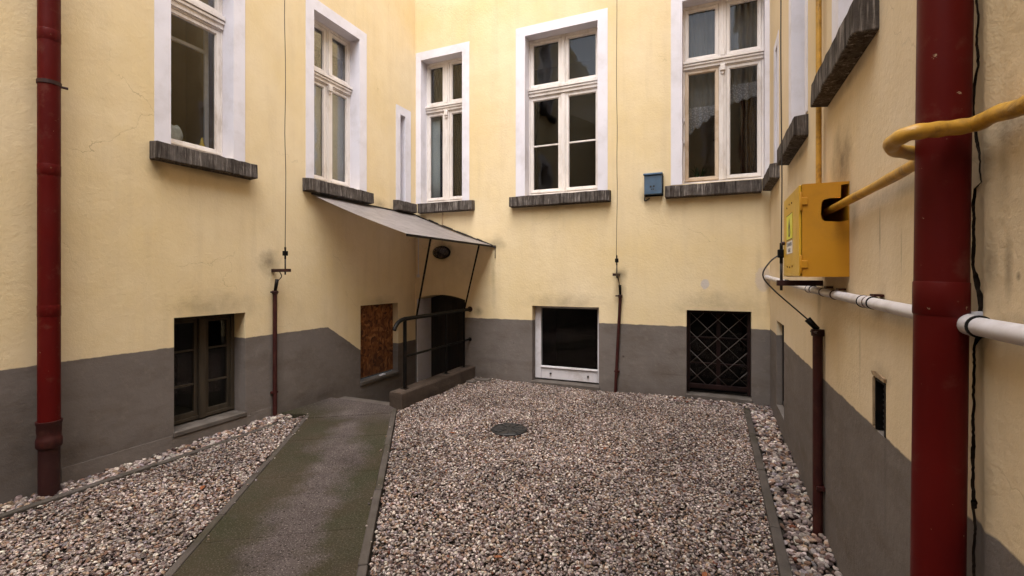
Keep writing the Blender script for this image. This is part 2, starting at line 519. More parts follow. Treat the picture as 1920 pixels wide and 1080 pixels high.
class MB:
    def __init__(self, T=None):
        self.bm = bmesh.new()
        self.T = T or (lambda a, b, c: Vector((a, b, c)))

    def v(self, p):
        return self.bm.verts.new(self.T(*p))

    def face(self, pts, smooth=False):
        f = self.bm.faces.new([self.v(p) for p in pts])
        f.smooth = smooth
        return f

    def box(self, a0, a1, b0, b1, c0, c1):
        V = [self.v((a, b, c)) for a in (a0, a1) for b in (b0, b1) for c in (c0, c1)]
        for q in ((0, 1, 3, 2), (4, 6, 7, 5), (0, 4, 5, 1), (2, 3, 7, 6), (0, 2, 6, 4), (1, 5, 7, 3)):
            self.bm.faces.new([V[i] for i in q])
        return self

    def prism(self, pts, b0, b1):
        """outline in (a, c), extruded along b"""
        A = [self.v((p[0], b0, p[1])) for p in pts]
        B = [self.v((p[0], b1, p[1])) for p in pts]
        self.bm.faces.new(A)
        self.bm.faces.new(B[::-1])
        n = len(pts)
        for i in range(n):
            j = (i + 1) % n
            self.bm.faces.new([A[i], A[j], B[j], B[i]])
        return self

    def slab(self, pts, z0, z1):
        """outline in (a, b), extruded along c"""
        A = [self.v((p[0], p[1], z0)) for p in pts]
        B = [self.v((p[0], p[1], z1)) for p in pts]
        self.bm.faces.new(A)
        self.bm.faces.new(B[::-1])
        n = len(pts)
        for i in range(n):
            j = (i + 1) % n
            self.bm.faces.new([A[i], A[j], B[j], B[i]])
        return self

    def tube(self, pts, r, seg=12, cap=True):
        P = [self.T(*p) for p in pts]
        rr = r if isinstance(r, (list, tuple)) else [r] * len(P)
        rings = []
        prev = None
        for i, p in enumerate(P):
            if i == 0:
                d = P[1] - P[0]
            elif i == len(P) - 1:
                d = P[-1] - P[-2]
            else:
                d = (P[i] - P[i - 1]).normalized() + (P[i + 1] - P[i]).normalized()
            d.normalize()
            if prev is None:
                h = Vector((0, 0, 1)) if abs(d.z) < 0.9 else Vector((1, 0, 0))
                n = d.cross(h).normalized()
            else:
                n = (prev - d * prev.dot(d)).normalized()
            prev = n
            b = d.cross(n)
            rings.append([self.bm.verts.new(p + (n * math.cos(2 * math.pi * k / seg) + b * math.sin(2 * math.pi * k / seg)) * rr[i])
                          for k in range(seg)])
        for a, c in zip(rings, rings[1:]):
            for k in range(seg):
                f = self.bm.faces.new([a[k], a[(k + 1) % seg], c[(k + 1) % seg], c[k]])
                f.smooth = True
        if cap:
            self.bm.faces.new(rings[0][::-1])
            self.bm.faces.new(rings[-1])
        return self

    def build(self, name, mat, parent=None, bev=0.0, seg=2, origin=None, recalc=True):
        bm = self.bm
        if recalc:
            bmesh.ops.recalc_face_normals(bm, faces=bm.faces)
        for e in bm.edges:
            if len(e.link_faces) == 2 and e.calc_face_angle(0) > 0.75:
                e.smooth = False
        me = bpy.data.meshes.new(name)
        o_ = origin
        if o_ is None:
            q = parent
            while q is not None and q.parent is not None:
                q = q.parent
            o_ = ORIGIN.get(q, Vector((0, 0, 0)))
        o_ = Vector(o_)
        for v in bm.verts:
            v.co -= o_
        bm.to_mesh(me)
        bm.free()
        me.materials.append(mat)
        o = bpy.data.objects.new(name, me)
        COL.objects.link(o)
        if parent is not None:
            o.parent = parent
        else:
            o.location = o_
            ORIGIN[o] = o_
        if bev:
            md = o.modifiers.new('bevel', 'BEVEL')
            md.width = bev
            md.segments = seg
            md.limit_method = 'ANGLE'
            md.angle_limit = R(40)
        return o


def smooth_path(pts, n=6):
    """Catmull-Rom through the points"""
    P = [Vector(p) for p in pts]
    P = [P[0] * 2 - P[1]] + P + [P[-1] * 2 - P[-2]]
    out = []
    for i in range(1, len(P) - 2):
        a, b, c, d = P[i - 1:i + 3]
        for k in range(n):
            t = k / n
            out.append(0.5 * ((2 * b) + (c - a) * t + (2 * a - 5 * b + 4 * c - d) * t * t + (3 * b - a - 3 * c + d) * t ** 3))
    out.append(P[-2])
    return [tuple(p) for p in out]


# local wall frames: (u along the wall, d out into the yard, z up)
TL = lambda u, d, z: Vector((XL + d, u, z))
TB = lambda u, d, z: Vector((u, YB - d, z))
TR = lambda u, d, z: Vector((XR - d, u, z))
YREAR = -6.5
TF = lambda u, d, z: Vector((u, YREAR + d, z))
ZMIN, ZMAX = -1.45, 9.9


def wall_grid(mb, u0, u1, holes, z0=ZMIN, z1=ZMAX, skip=None):
    """front of a wall with openings and their reveals; holes: (u0, u1, z0, z1, depth)"""
    us = sorted({u0, u1, *[h[0] for h in holes], *[h[1] for h in holes]})
    zs = sorted({z0, z1, *[h[2] for h in holes], *[h[3] for h in holes]})
    cache = {}

    def V(u, d, z):
        k = (round(u, 5), round(d, 5), round(z, 5))
        if k not in cache:
            cache[k] = mb.v((u, d, z))
        return cache[k]
    for a, b in zip(us, us[1:]):
        for c, e in zip(zs, zs[1:]):
            um, zm = (a + b) / 2, (c + e) / 2
            if any(h[0] < um < h[1] and h[2] < zm < h[3] for h in holes):
                continue
            mb.bm.faces.new([V(a, 0, c), V(b, 0, c), V(b, 0, e), V(a, 0, e)])
    for (a, b, c, e, dp) in holes:
        for q in ([(a, c), (b, c)], [(a, e), (b, e)], [(a, c), (a, e)], [(b, c), (b, e)]):
            (p, r_), (s, t_) = q
            mb.face([(p, 0, r_), (s, 0, t_), (s, -dp, t_), (p, -dp, r_)])


def room(wall, T, u0, u1, z0, z1, mat, depth=1.3, ex=0.5, ez=(0.3, 0.2), d0=-0.32, ex2=None):
    """the room behind an opening: a closed shell with the opening left out"""
    mb = MB(T)
    a, b, c, e = u0 - ex, u1 + (ex if ex2 is None else ex2), z0 - ez[0], z1 + ez[1]
    f = d0 - 0.004
    g = d0 - depth
    mb.face([(a, g, c), (b, g, c), (b, g, e), (a, g, e)])
    mb.face([(a, f, c), (b, f, c), (b, g, c), (a, g, c)])
    mb.face([(a, f, e), (b, f, e), (b, g, e), (a, g, e)])
    mb.face([(a, f, c), (a, f, e), (a, g, e), (a, g, c)])
    mb.face([(b, f, c), (b, f, e), (b, g, e), (b, g, c)])
    for q in ((a, u0, c, e), (u1, b, c, e), (u0, u1, c, z0), (u0, u1, z1, e)):
        if q[1] - q[0] > 1e-4 and q[3] - q[2] > 1e-4:
            mb.face([(q[0], f, q[2]), (q[1], f, q[2]), (q[1], f, q[3]), (q[0], f, q[3])])
    return mb.build('room', mat, wall, recalc=False)


def surround(wall, T, inner, outer, depth=0.165, proud=0.006, legs=True):
    """white painted band round an opening and the white lining of its reveal"""
    u0, u1, z0, z1 = inner
    a, b, e = outer
    mb = MB(T)
    mb.box(a, u0 + 0.004, 0.0005, proud, z0, e)
    mb.box(u1 - 0.004, b, 0.0005, proud, z0, e)
    mb.box(u0 + 0.004, u1 - 0.004, 0.0005, proud, z1 - 0.004, e)
    mb.box(u0 - 0.003, u0 + 0.004, -depth - 0.1, 0.0004, z0, z1)
    mb.box(u1 - 0.004, u1 + 0.003, -depth - 0.1, 0.0004, z0, z1)
    mb.box(u0 + 0.004, u1 - 0.004, -depth - 0.1, 0.0004, z1 - 0.004, z1 + 0.003)
    return mb.build('window_surround', M['white'], wall)


def sash(win, T, u0, u1, z0, z1, d, mat, w=0.038, th=0.04, bar=None, drip=True, bot=0.05, barw=0.012):
    """one casement: frame with its glazing bar, and the glass"""
    mb = MB(T)
    mb.box(u0, u0 + w, d - th, d, z0, z1)
    mb.box(u1 - w, u1, d - th, d, z0, z1)
    mb.box(u0 + w, u1 - w, d - th, d - 0.001, z1 - w, z1)
    mb.box(u0 + w, u1 - w, d - th, d - 0.001, z0, z0 + bot)
    # glazing rebate, a thinner step inside the frame
    e = 0.010
    mb.box(u0 + w, u0 + w + e, d - th + 0.004, d - 0.012, z0 + bot, z1 - w)
    mb.box(u1 - w - e, u1 - w, d - th + 0.004, d - 0.012, z0 + bot, z1 - w)
    mb.box(u0 + w + e, u1 - w - e, d - th + 0.004, d - 0.012, z1 - w - e, z1 - w)
    mb.box(u0 + w + e, u1 - w - e, d - th + 0.004, d - 0.012, z0 + bot, z0 + bot + e)
    if drip:
        mb.prism_local = None
        mb.box(u0 + 0.006, u1 - 0.006, d + 0.0005, d + 0.018, z0 + 0.004, z0 + 0.026)
    if bar is not None:
        mb.box(u0 + w + e, u1 - w - e, d - 0.030, d - 0.008, bar - barw, bar + barw)
    s = mb.build('sash', mat, win, bev=0.003)
    g = MB(T)
    g.box(u0 + w + 0.002, u1 - w - 0.002, d - 0.027, d - 0.023, z0 + bot, z1 - w)
    g.build('pane', M['glass'], win)
    return s


def tall_window(wall, T, inner, cols, trans, d=-0.17, bars=None, corbel=True, label=None, mats=None, inner_sash=False):
    """old double casement window: outer frame, transom, mullion, four sashes"""
    u0, u1, z0, z1 = inner
    t0, t1 = trans
    fr = M['frame']
    mb = MB(T)
    j = 0.028
    dep = d - 0.085
    mb.box(u0 + 0.004, u0 + j, dep, d, z0, z1 - 0.004)
    mb.box(u1 - j, u1 - 0.004, dep, d, z0, z1 - 0.004)
    mb.box(u0 + j, u1 - j, dep, d - 0.001, z1 - 0.042, z1 - 0.004)
    mb.box(u0 + j, u1 - j, dep, d - 0.001, z0, z0 + 0.055)
    mb.box(u0 + j, u1 - j, d, d + 0.022, z0 + 0.012, z0 + 0.040)
    # transom in three stepped mouldings
    mb.box(u0 + j, u1 - j, dep, d - 0.002, t0, t1)
    h = t1 - t0
    mb.box(u0 + 0.006, u1 - 0.006, d, d + 0.020, t0 + 0.12 * h, t1 - 0.30 * h)
    mb.box(u0 + 0.006, u1 - 0.006, d + 0.0004, d + 0.038, t0 + 0.44 * h, t1 - 0.36 * h)
    mb.box(u0 + 0.006, u1 - 0.006, d + 0.0006, d + 0.050, t1 - 0.32 * h, t1 - 0.06 * h)
    w = mb.build('window', fr, wall, bev=0.004)
    if label:
        w['label'] = label
    edges = [u0 + j + 0.002]
    for (m0, m1) in cols:
        for (za, zb_) in ((z0 + 0.055, t0), (t1, z1 - 0.042)):
            mm = MB(T)
            mm.box(m0, m1, dep, d + 0.004, za, zb_)
            mc = (m0 + m1) / 2
            mm.box(mc - 0.016, mc + 0.016, d + 0.0044, d + 0.016, za, zb_)
            mm.build('mullion', fr, w, bev=0.004)
        if corbel:
            k = MB(T)
            mc = (m0 + m1) / 2
            k.box(mc - 0.030, mc + 0.030, d + 0.017, d + 0.052, t0 - 0.075, t0 + 0.010)
            k.box(mc - 0.022, mc + 0.022, d + 0.0166, d + 0.034, t0 - 0.115, t0 - 0.075)
            k.build('corbel', fr, w, bev=0.008, seg=3)
            k = MB(T)
            k.box(mc - 0.028, mc + 0.028, d + 0.017, d + 0.044, t1, t1 + 0.085)
            k.build('corbel', fr, w, bev=0.006, seg=2)
        edges += [m0 - 0.002, m1 + 0.002]
    edges.append(u1 - j - 0.002)
    n = 0
    for k in range(0, len(edges), 2):
        for lower in (True, False):
            za, zc = (z0 + 0.058, t0 - 0.003) if lower else (t1 + 0.003, z1 - 0.045)
            mt = fr
            if mats and (k // 2, lower) in mats:
                mt = mats[(k // 2, lower)]
            br = bars if (bars and lower) else None
            s = sash(w, T, edges[k], edges[k + 1], za, zc, d - 0.006, mt, bar=br)
            if mt is not fr:
                s['label'] = 'brown stained lower left sash'
    return w


def sill(wall, T, u0, u1, zt=2.85, h=0.172, out=0.118, back=-0.16, name='window_sill', end_u=None):
    mb = MB(T)
    n = max(3, int((u1 - u0) / 0.07))
    rnd = random.Random(int(u0 * 1000))
    us = [u0 + (u1 - u0) * i / n for i in range(n + 1)]
    prof = []
    for u in us:
        q = [(u, back, zt + 0.006), (u, out - 0.004 + rnd.uniform(-0.003, 0.003), zt - 0.018 + rnd.uniform(-0.004, 0.004)),
             (u, out + rnd.uniform(-0.006, 0.004), zt - h + rnd.uniform(-0.008, 0.006)), (u, 0.002, zt - h - 0.006)]
        prof.append([mb.v(p) for p in q] + [mb.v((u, back, zt - h))])
    for a, b in zip(prof, prof[1:]):
        for k in range(5):
            mb.bm.faces.new([a[k], b[k], b[(k + 1) % 5], a[(k + 1) % 5]])
    mb.bm.faces.new(prof[0])
    mb.bm.faces.new(prof[-1][::-1])
    return mb.build(name, M['sill'], wall, bev=0.008, seg=2)


# ------------------------------------------------------------------ setting: ground
g = MB()
for (a, b, c, e) in ((XL, XR, YREAR, 4.795), (-3.6, XR, 4.795, YB)):
    nx, ny = max(2, int((b - a) / 0.3)), max(2, int((e - c) / 0.3))
    vv = [[g.v((a + (b - a) * i / nx, c + (e - c) * k / ny, -0.085)) for k in range(ny + 1)] for i in range(nx + 1)]
    for i in range(nx):
        for k in range(ny):
            g.bm.faces.new([vv[i][k], vv[i + 1][k], vv[i + 1][k + 1], vv[i][k + 1]])
ground = g.build('ground', M['soil'], recalc=False)
setp(ground, 'dark soil under the gravel of the courtyard', kind='structure')

# path: slabs between two rows of edging stones
lx = lambda y: -4.425 - 0.6645 * (y - 4.086)        # outer left edge of the path
rx = lambda y: -3.594 - 0.687 * (y - 4.71)          # outer right edge
path = MB()
path.slab([(lx(-3.5) + 0.07, -3.5), (rx(-3.5) - 0.07, -3.5), (rx(4.7) - 0.07, 4.7), (lx(4.2) + 0.07, 4.2)], -0.12, -0.055)
path = path.build('path', M['path'])
setp(path, 'mossy concrete path crossing the gravel to the cellar steps', kind='structure')
cuts = [-3.45, -2.2, -1.1, 0.0, 1.02, 1.86, 2.62, 3.36, 3.98]
for a, b in zip(cuts, cuts[1:]):
    s = MB()
    gp = 0.0018
    sk = 0.10                       # joints run square to the path
    s.slab([(lx(a + gp) + 0.062, a + gp), (rx(a + gp + 0.55) - 0.064, a + gp + 0.55), (rx(b - gp + 0.55) - 0.064, b - gp + 0.55),
            (lx(b - gp) + 0.062, b - gp)], -0.09, -0.032 + random.uniform(-0.0015, 0.0015))
    s.build('slab', M['path'], path, bev=0.002)
s = MB()
s.slab([(lx(3.99) + 0.062, 3.99), (rx(4.54) - 0.064, 4.54), (-3.60, 4.70), (-3.775, 4.79), (-4.735, 4.79), (-4.735, 3.99), (lx(4.09) - 0.02, 4.09)], -0.09, -0.028)
s.build('slab', M['path'], path, bev=0.006)


def edging(name, label, p, q, w, z, piece=1.0, jit=0.004, dip=None, group='concrete edging strips'):
    """a row of thin edging stones"""
    p, q = Vector((*p, 0)), Vector((*q, 0))
    d = q - p
    L = d.length
    d.normalize()
    nrm = Vector((-d.y, d.x, 0))
    t = thing(name, label, 'edging', (*p.xy, z - 0.1), group)
    k = 0.0
    while k < L - 0.02:
        e = min(k + piece, L)
        off = random.uniform(-jit, jit)
        z1 = z + random.uniform(-jit, jit)
        if dip:
            z1 -= dip * max(0, (k + e) / 2 / L - 0.3)
        mb = MB()
        c = [p + d * (k + 0.003) + nrm * (off - w / 2), p + d * (e - 0.003) + nrm * (off - w / 2),
             p + d * (e - 0.003) + nrm * (off + w / 2), p + d * (k + 0.003) + nrm * (off + w / 2)]
        mb.slab([(v.x, v.y) for v in c], z - 0.16, z1)
        mb.build('edging_stone', M['kerb'], t, bev=0.008)
        k = e
    return t


edging('concrete_edging', 'mossy concrete edging along the left side of the path', (lx(-3.4) + 0.03, -3.4), (lx(4.05) + 0.03, 4.05), 0.050, -0.027, 0.95)
edging('concrete_edging', 'concrete edging between the path and the large gravel bed', (rx(-3.4) - 0.032, -3.4), (rx(4.69) - 0.032, 4.69), 0.054, -0.026, 0.95)
edging('concrete_edging', 'grey edging parallel to the right wall with big pebbles behind it', (0.367, -3.4), (0.360, 6.44), 0.062, -0.028, 0.98)
edging('concrete_edging', 'half buried edging along the foot of the left wall', (-4.445, -3.4), (-4.445, 3.75), 0.060, -0.004, 0.98, dip=0.035)
edging('concrete_edging', 'short half buried edging in front of the grated cellar window', (-0.55, 6.46), (0.30, 6.47), 0.055, -0.045, 0.9)

# ------------------------------------------------------------------ left house
HL = [(2.776, 3.414, 2.85, 5.06, 0.32), (4.506, 5.355, 2.85, 5.055, 0.32), (6.31, 6.455, 2.82, 4.27, 0.32),
      (2.81, 3.551, 0.10, 1.2, 0.32), (5.377, 6.262, 0.045, 1.168, 0.14), (-0.10, 0.75, 2.85, 5.055, 0.32), (-0.10, 0.75, 6.6, 8.8, 0.32)]
mb = MB(TL)
wall_grid(mb, YREAR, YB, HL)
mat = plaster('left_house_plaster', kink=(4.751, 0.92, 5.40, 0.505), stains=[
    ((XL, 3.86, 1.76), (0.4, 0.17, 0.17), 0.75), ((XL, 3.2, 1.27), (0.3, 0.55, 0.22), 0.42),
    ((XL, 2.66, 2.62), (0.3, 0.10, 0.12), 0.6), ((XL, 3.2, 2.66), (0.3, 0.5, 0.05), 0.5), ((XL, 4.9, 2.62), (0.3, 0.6, 0.06), 0.5),
    ((XL, 5.8, 2.72), (0.3, 0.25, 0.10), 0.5), ((XL, 1.70, 0.35), (0.2, 0.22, 0.5), 0.5), ((XL, 2.05, 0.15), (0.2, 0.16, 0.25), 0.45),
    ((XL, 5.8, 1.2), (0.3, 0.45, 0.12), 0.35), ((XL, 6.2, 2.62), (0.3, 0.16, 0.12), 0.4), ((XL, 4.6, 0.02), (0.3, 0.7, 0.14), 0.6), ((XL, 2.4, 0.0), (0.3, 1.3, 0.22), 0.5)])
wl = mb.build('house_wall', mat, origin=(XL, 1.5, -0.08), recalc=False)
setp(wl, 'left courtyard house wall in yellow plaster with two tall windows and a boarded opening', 'wall', 'courtyard house walls')

room(wl, TL, 2.776, 3.414, 2.85, 5.06, M['room_olive'], 1.3, 0.5)
surround(wl, TL, (2.776, 3.414, 2.85, 5.06), (2.638, 3.545, 5.2))
tall_window(wl, TL, (2.776, 3.414, 2.85, 5.06), [], (4.255, 4.42), bars=None, corbel=False,
            label='narrow single casement window nearest the red pipe')
# the inner casement behind it, with its glazing bar
mb = MB(TL)
for q in ((2.80, 2.84), (3.325, 3.365)):
    mb.box(q[0], q[1], -0.36, -0.33, 2.90, 4.40)
mb.box(2.84, 3.325, -0.36, -0.331, 4.02, 4.055)
mb.box(2.84, 3.325, -0.36, -0.331, 2.90, 2.95)
mb.build('inner_sash', M['white_metal'], wl, bev=0.003)
sill(wl, TL, 2.598, 3.615)

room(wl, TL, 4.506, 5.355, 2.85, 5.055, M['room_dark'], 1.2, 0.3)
surround(wl, TL, (4.506, 5.355, 2.85, 5.055), (4.378, 5.502, 5.198))
tall_window(wl, TL, (4.506, 5.355, 2.85, 5.055), [(4.893, 4.968)], (4.235, 4.375), label='double casement window with pale blinds above the canopy')
sill(wl, TL, 4.328, 5.535)

room(wl, TL, 6.31, 6.455, 2.82, 4.27, M['room_dark'], 0.4, 0.02, (0.02, 0.02))
surround(wl, TL, (6.31, 6.455, 2.82, 4.27), (6.200, 6.60, 4.40), 0.15)
mb = MB(TL)
mb.box(6.315, 6.45, -0.27, -0.23, 2.83, 4.26)
mb.build('slit_shutter', M['frame'], wl, bev=0.003)
# corner sill shared by the slit and the corner window: left leg
sill(wl, TL, 6.13, YB - 0.118, zt=2.842)

room(wl, TL, 2.81, 3.551, 0.10, 1.2, M['room_dark'], 1.2, 0.2, (0.15, 0.1))
# old wooden cellar window
mb = MB(TL)
d = -0.172
mb.box(2.812, 2.850, d - 0.06, d, 0.12, 1.198)
mb.box(3.505, 3.549, d - 0.06, d, 0.12, 1.198)
mb.box(2.850, 3.505, d - 0.06, d - 0.002, 1.155, 1.198)
mb.box(2.850, 3.505, d - 0.06, d - 0.002, 0.12, 0.155)
mb.box(3.152, 3.226, d - 0.06, d + 0.014, 0.12, 1.155)
cw = mb.build('cellar_window', M['wood'], wl, bev=0.004)
cw['label'] = 'weathered wooden cellar window with six dark panes'
for (a, b) in ((2.852, 3.148), (3.230, 3.503)):
    mb = MB(TL)
    e = d - 0.012
    mb.box(a, a + 0.034, e - 0.035, e, 0.157, 1.153)
    mb.box(b - 0.034, b, e - 0.035, e, 0.157, 1.153)
    mb.box(a + 0.034, b - 0.034, e - 0.035, e - 0.001, 1.122, 1.153)
    mb.box(a + 0.034, b - 0.034, e - 0.035, e - 0.001, 0.157, 0.205)
    for z in (0.487, 0.838):
        mb.box(a + 0.034, b - 0.034, e - 0.024, e - 0.004, z - 0.010, z + 0.010)
    mb.build('sash', M['wood'], cw, bev=0.003)
    for (z0, z1) in ((0.205, 0.477), (0.497, 0.828), (0.848, 1.122)):
        mb = MB(TL)
        mb.box(a + 0.036, b - 0.036, e - 0.020, e - 0.016, z0, z1)
        mb.build('pane', M['glass'], cw)
mb = MB(TL)
mb.box(2.80, 3.565, -0.30, 0.014, 0.055, 0.104)
mb.build('window_sill', M['concrete'], wl, bev=0.008)
# low concrete footing along the base of the wall
mb = MB(TL)
us = [1.97, 2.795, 3.61, 3.88]
for a, b in zip(us, us[1:]):
    mb.box(a, b, 0.001, 0.005 + random.uniform(-0.001, 0.001), -0.2, (0.05 if 2.79 < a < 3.61 else 0.075) + random.uniform(-0.004, 0.004))
mb.build('footing', plaster('footing_plaster', zb=3.0), wl, bev=0.008)
# boarded opening
mb = MB(TL)
mb.box(5.380, 6.259, -0.135, -0.105, 0.075, 1.165)
o = mb.build('osb_board', M['osb'], wl, bev=0.002)
o['label'] = 'brown chipboard sheet closing the opening beside the steps'
mb = MB(TL)
mb.box(5.365, 6.275, -0.139, 0.022, 0.0, 0.048)
mb.build('window_sill', M['concrete'], wl, bev=0.008)
mb = MB(TL)
mb.prism([(5.85, 0.0495), (5.98, 0.0495), (5.96, 0.066), (5.87, 0.060)], -0.06, -0.02)
o = mb.build('plaster_chunk', M['white'])
setp(o, 'pale chip of plaster lying on the ledge below the chipboard', 'rubble')
# windows seen only in reflections
for (c, e) in ((2.85, 5.055), (6.6, 8.8)):
    room(wl, TL, -0.10, 0.75, c, e, M['room_dark'], 0.8, 0.1)
    surround(wl, TL, (-0.10, 0.75, c, e), (-0.24, 0.89, e + 0.145))
    tall_window(wl, TL, (-0.10, 0.75, c, e), [(0.287, 0.363)], (c + 1.39, c + 1.53))
    sill(wl, TL, -0.29, 0.94, zt=c)

# ------------------------------------------------------------------ back house
W3 = (-4.64, -3.821, 2.85, 5.317)
W4 = (-2.711, -1.563, 2.85, 5.34)
W5 = (-0.409, 0.592, 2.85, 5.34)
HB = [(*W3, 0.32), (*W4, 0.32), (*W5, 0.32), (-2.587, -1.547, -0.02, 1.145, 0.30), (-0.351, 0.435, 0.0, 1.143, 0.30),
      (-4.722, -3.771, -1.25, 1.29, 0.44)]
mb = MB(TB)
wall_grid(mb, XL, XR, HB)
# segmental head of the cellar door
n = 14
for i in range(n):
    a = -4.722 + 0.951 * i / n
    b = -4.722 + 0.951 * (i + 1) / n
    zf = lambda u: 1.288 - 0.078 * ((u + 4.2465) / 0.4755) ** 2
    mb.face([(a, 0, zf(a)), (b, 0, zf(b)), (b, 0, 1.29), (a, 0, 1.29)])
    mb.face([(a, 0, zf(a)), (b, 0, zf(b)), (b, -0.44, zf(b)), (a, -0.44, zf(a))])
mat = plaster('back_house_plaster', stains=[
    ((-4.20, YB, 2.03), (0.20, 0.3, 0.20), 1.0), ((-3.23, YB, 2.12), (0.22, 0.3, 0.16), 0.55), ((-3.25, YB, 1.6), (0.05, 0.3, 0.65), 0.35),
    ((-1.25, YB, 1.62), (0.13, 0.3, 0.13), 0.75), ((-1.25, YB, 1.36), (0.10, 0.3, 0.3), 0.35), ((-2.07, YB, 1.2), (0.75, 0.3, 0.16), 0.4),
    ((0.05, YB, 1.22), (0.65, 0.3, 0.22), 0.4), ((-2.2, YB, 2.66), (0.8, 0.3, 0.05), 0.5), ((0.0, YB, 2.66), (0.7, 0.3, 0.05), 0.45),
    ((-3.9, YB, 1.9), (0.5, 0.3, 0.5), 0.22), ((-3.52, YB, 1.03), (0.10, 0.3, 0.10), 0.6), ((-3.45, YB, 0.0), (0.3, 0.3, 0.14), 0.5),
    ((-0.9, YB, 2.72), (0.08, 0.3, 0.16), 0.5), ((0.52, YB, 1.6), (0.05, 0.3, 0.5), 0.2), ((-1.0, YB, -0.08), (2.4, 0.3, 0.24), 0.4), ((-1.195, YB, 0.455), (0.018, 0.2, 0.016), 1.0), ((-2.9, YB, 0.55), (0.014, 0.2, 0.013), 0.8), ((-0.55, YB, 0.25), (0.35, 0.2, 0.02), 0.35), ((-3.2, YB, 0.25), (0.5, 0.2, 0.05), 0.3)],
    patches=[((-0.118, YB, 1.495), (0.055, 0.2, 0.075), (0.50, 0.46, 0.46)), ((0.57, YB, 1.56), (0.10, 0.2, 0.17), (0.56, 0.47, 0.38))])
wb = mb.build('house_wall', mat, origin=(-2.0, YB, -0.08), recalc=False)
setp(wb, 'back courtyard house wall in yellow plaster with three tall windows over a cellar door', 'wall', 'courtyard house walls')

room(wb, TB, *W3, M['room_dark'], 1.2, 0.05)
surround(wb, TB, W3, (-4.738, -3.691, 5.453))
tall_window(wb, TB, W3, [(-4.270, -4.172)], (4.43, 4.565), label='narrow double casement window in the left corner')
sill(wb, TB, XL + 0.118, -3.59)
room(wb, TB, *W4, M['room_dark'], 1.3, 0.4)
surround(wb, TB, W4, (-2.862, -1.420, 5.481))
tall_window(wb, TB, W4, [(-2.178, -2.102)], (4.415, 4.565), bars=3.653, corbel=False, label='wide window with glazing bars and dark panes over the white framed cellar window')
sill(wb, TB, -2.932, -1.370)
room(wb, TB, *W5, M['room_tan'], 1.3, 0.3, ex2=0.02)
surround(wb, TB, W5, (-0.550, 0.640, 5.481))
tall_window(wb, TB, W5, [(0.052, 0.142)], (4.44, 4.57), label='tall window with lace curtain and pot plant in the right corner', mats={(0, True): M['frame_brown']})
sill(wb, TB, -0.62, XR - 0.10, zt=2.842)
for z in (3.42, 3.72):
    mb = MB(TB)
    mb.tube([(-0.392, -0.155, z), (-0.392, -0.155, z + 0.07)], 0.010, 8)
    mb.build('hinge', M['white_metal'], wb)

# white framed cellar window
room(wb, TB, -2.587, -1.547, -0.02, 1.145, M['room_dark'], 1.2, 0.1, (0.05, 0.1), d0=-0.30)
mb = MB(TB)
d = -0.125
mb.box(-2.585, -2.487, d - 0.06, d, 0.012, 1.143)
mb.box(-1.597, -1.549, d - 0.06, d, 0.012, 1.143)
mb.box(-2.487, -1.597, d - 0.06, d - 0.001, 1.108, 1.143)
mb.box(-2.487, -1.597, d - 0.06, d - 0.001, 0.165, 0.205)
mb.box(-2.487, -1.597, d, d + 0.014, 0.182, 0.198)
lw = mb.build('cellar_window', M['pvc'], wb, bev=0.004)
lw['label'] = 'single black pane in a white frame above a scuffed white board'
mb = MB(TB)
mb.box(-2.485, -1.599, d - 0.055, d - 0.006, 0.012, 0.163)
mb.build('lower_board', M['pvc'], lw, bev=0.003)
for u in (-2.33, -1.74):
    mb = MB(TB)
    mb.tube([(u, d - 0.006, 0.095), (u, d + 0.014, 0.095)], 0.014, 8)
    mb.build('bolt', M['iron'], lw)
mb = MB(TB)
mb.box(-2.487, -1.597, d - 0.045, d - 0.041, 0.205, 1.108)
mb.build('pane', M['glass'], lw)
mb = MB(TB)
mb.box(-2.60, -1.535, -0.299, 0.030, -0.075, -0.012)
mb.build('window_sill', M['concrete'], wb, bev=0.008)

# grated cellar window
room(wb, TB, -0.351, 0.435, 0.0, 1.143, M['room_dark'], 1.2, 0.1, (0.05, 0.1), d0=-0.30)
mb = MB(TB)
d = -0.115
mb.box(-0.349, -0.313, d - 0.03, d, 0.03, 1.141)
mb.box(0.397, 0.433, d - 0.03, d, 0.03, 1.141)
mb.box(-0.313, 0.397, d - 0.03, d - 0.001, 1.100, 1.141)
mb.box(-0.313, 0.397, d - 0.03, d - 0.001, 0.075, 0.135)
gr = mb.build('window_grille', M['grille_red'], wb, bev=0.003)
gr['label'] = 'dark red grille of crossed bars'
# crossed diagonal bars clipped to the frame
gx0, gx1, gz0, gz1 = -0.313, 0.397, 0.135, 1.100


def clip(u, z, du, dz):
    t0, t1 = -9.0, 9.0
    for p, dlt, lo, hi in ((u, du, gx0, gx1), (z, dz, gz0, gz1)):
        a, b = (lo - p) / dlt, (hi - p) / dlt
        t0, t1 = max(t0, min(a, b)), min(t1, max(a, b))
    return t0, t1


for k in range(-4, 5):
    for sgn in (1, -1):
        u, z = 0.041 + 0.262 * k, 0.756
        t0, t1 = clip(u, z, 0.131, 0.129 * sgn)
        if t1 - t0 < 0.35:
            continue
        mb = MB(TB)
        dd = d - 0.010 - (0.009 if sgn > 0 else 0)
        mb.tube([(u + 0.131 * t0, dd, z + 0.129 * sgn * t0), (u + 0.131 * t1, dd, z + 0.129 * sgn * t1)], 0.0055, 6)
        mb.build('grille_bar', M['iron_grey'] if 'iron_grey' in M else M.setdefault('iron_grey', basic('grey_iron_bar', (0.050, 0.040, 0.035), 0.6, 0.2, 9)), gr)
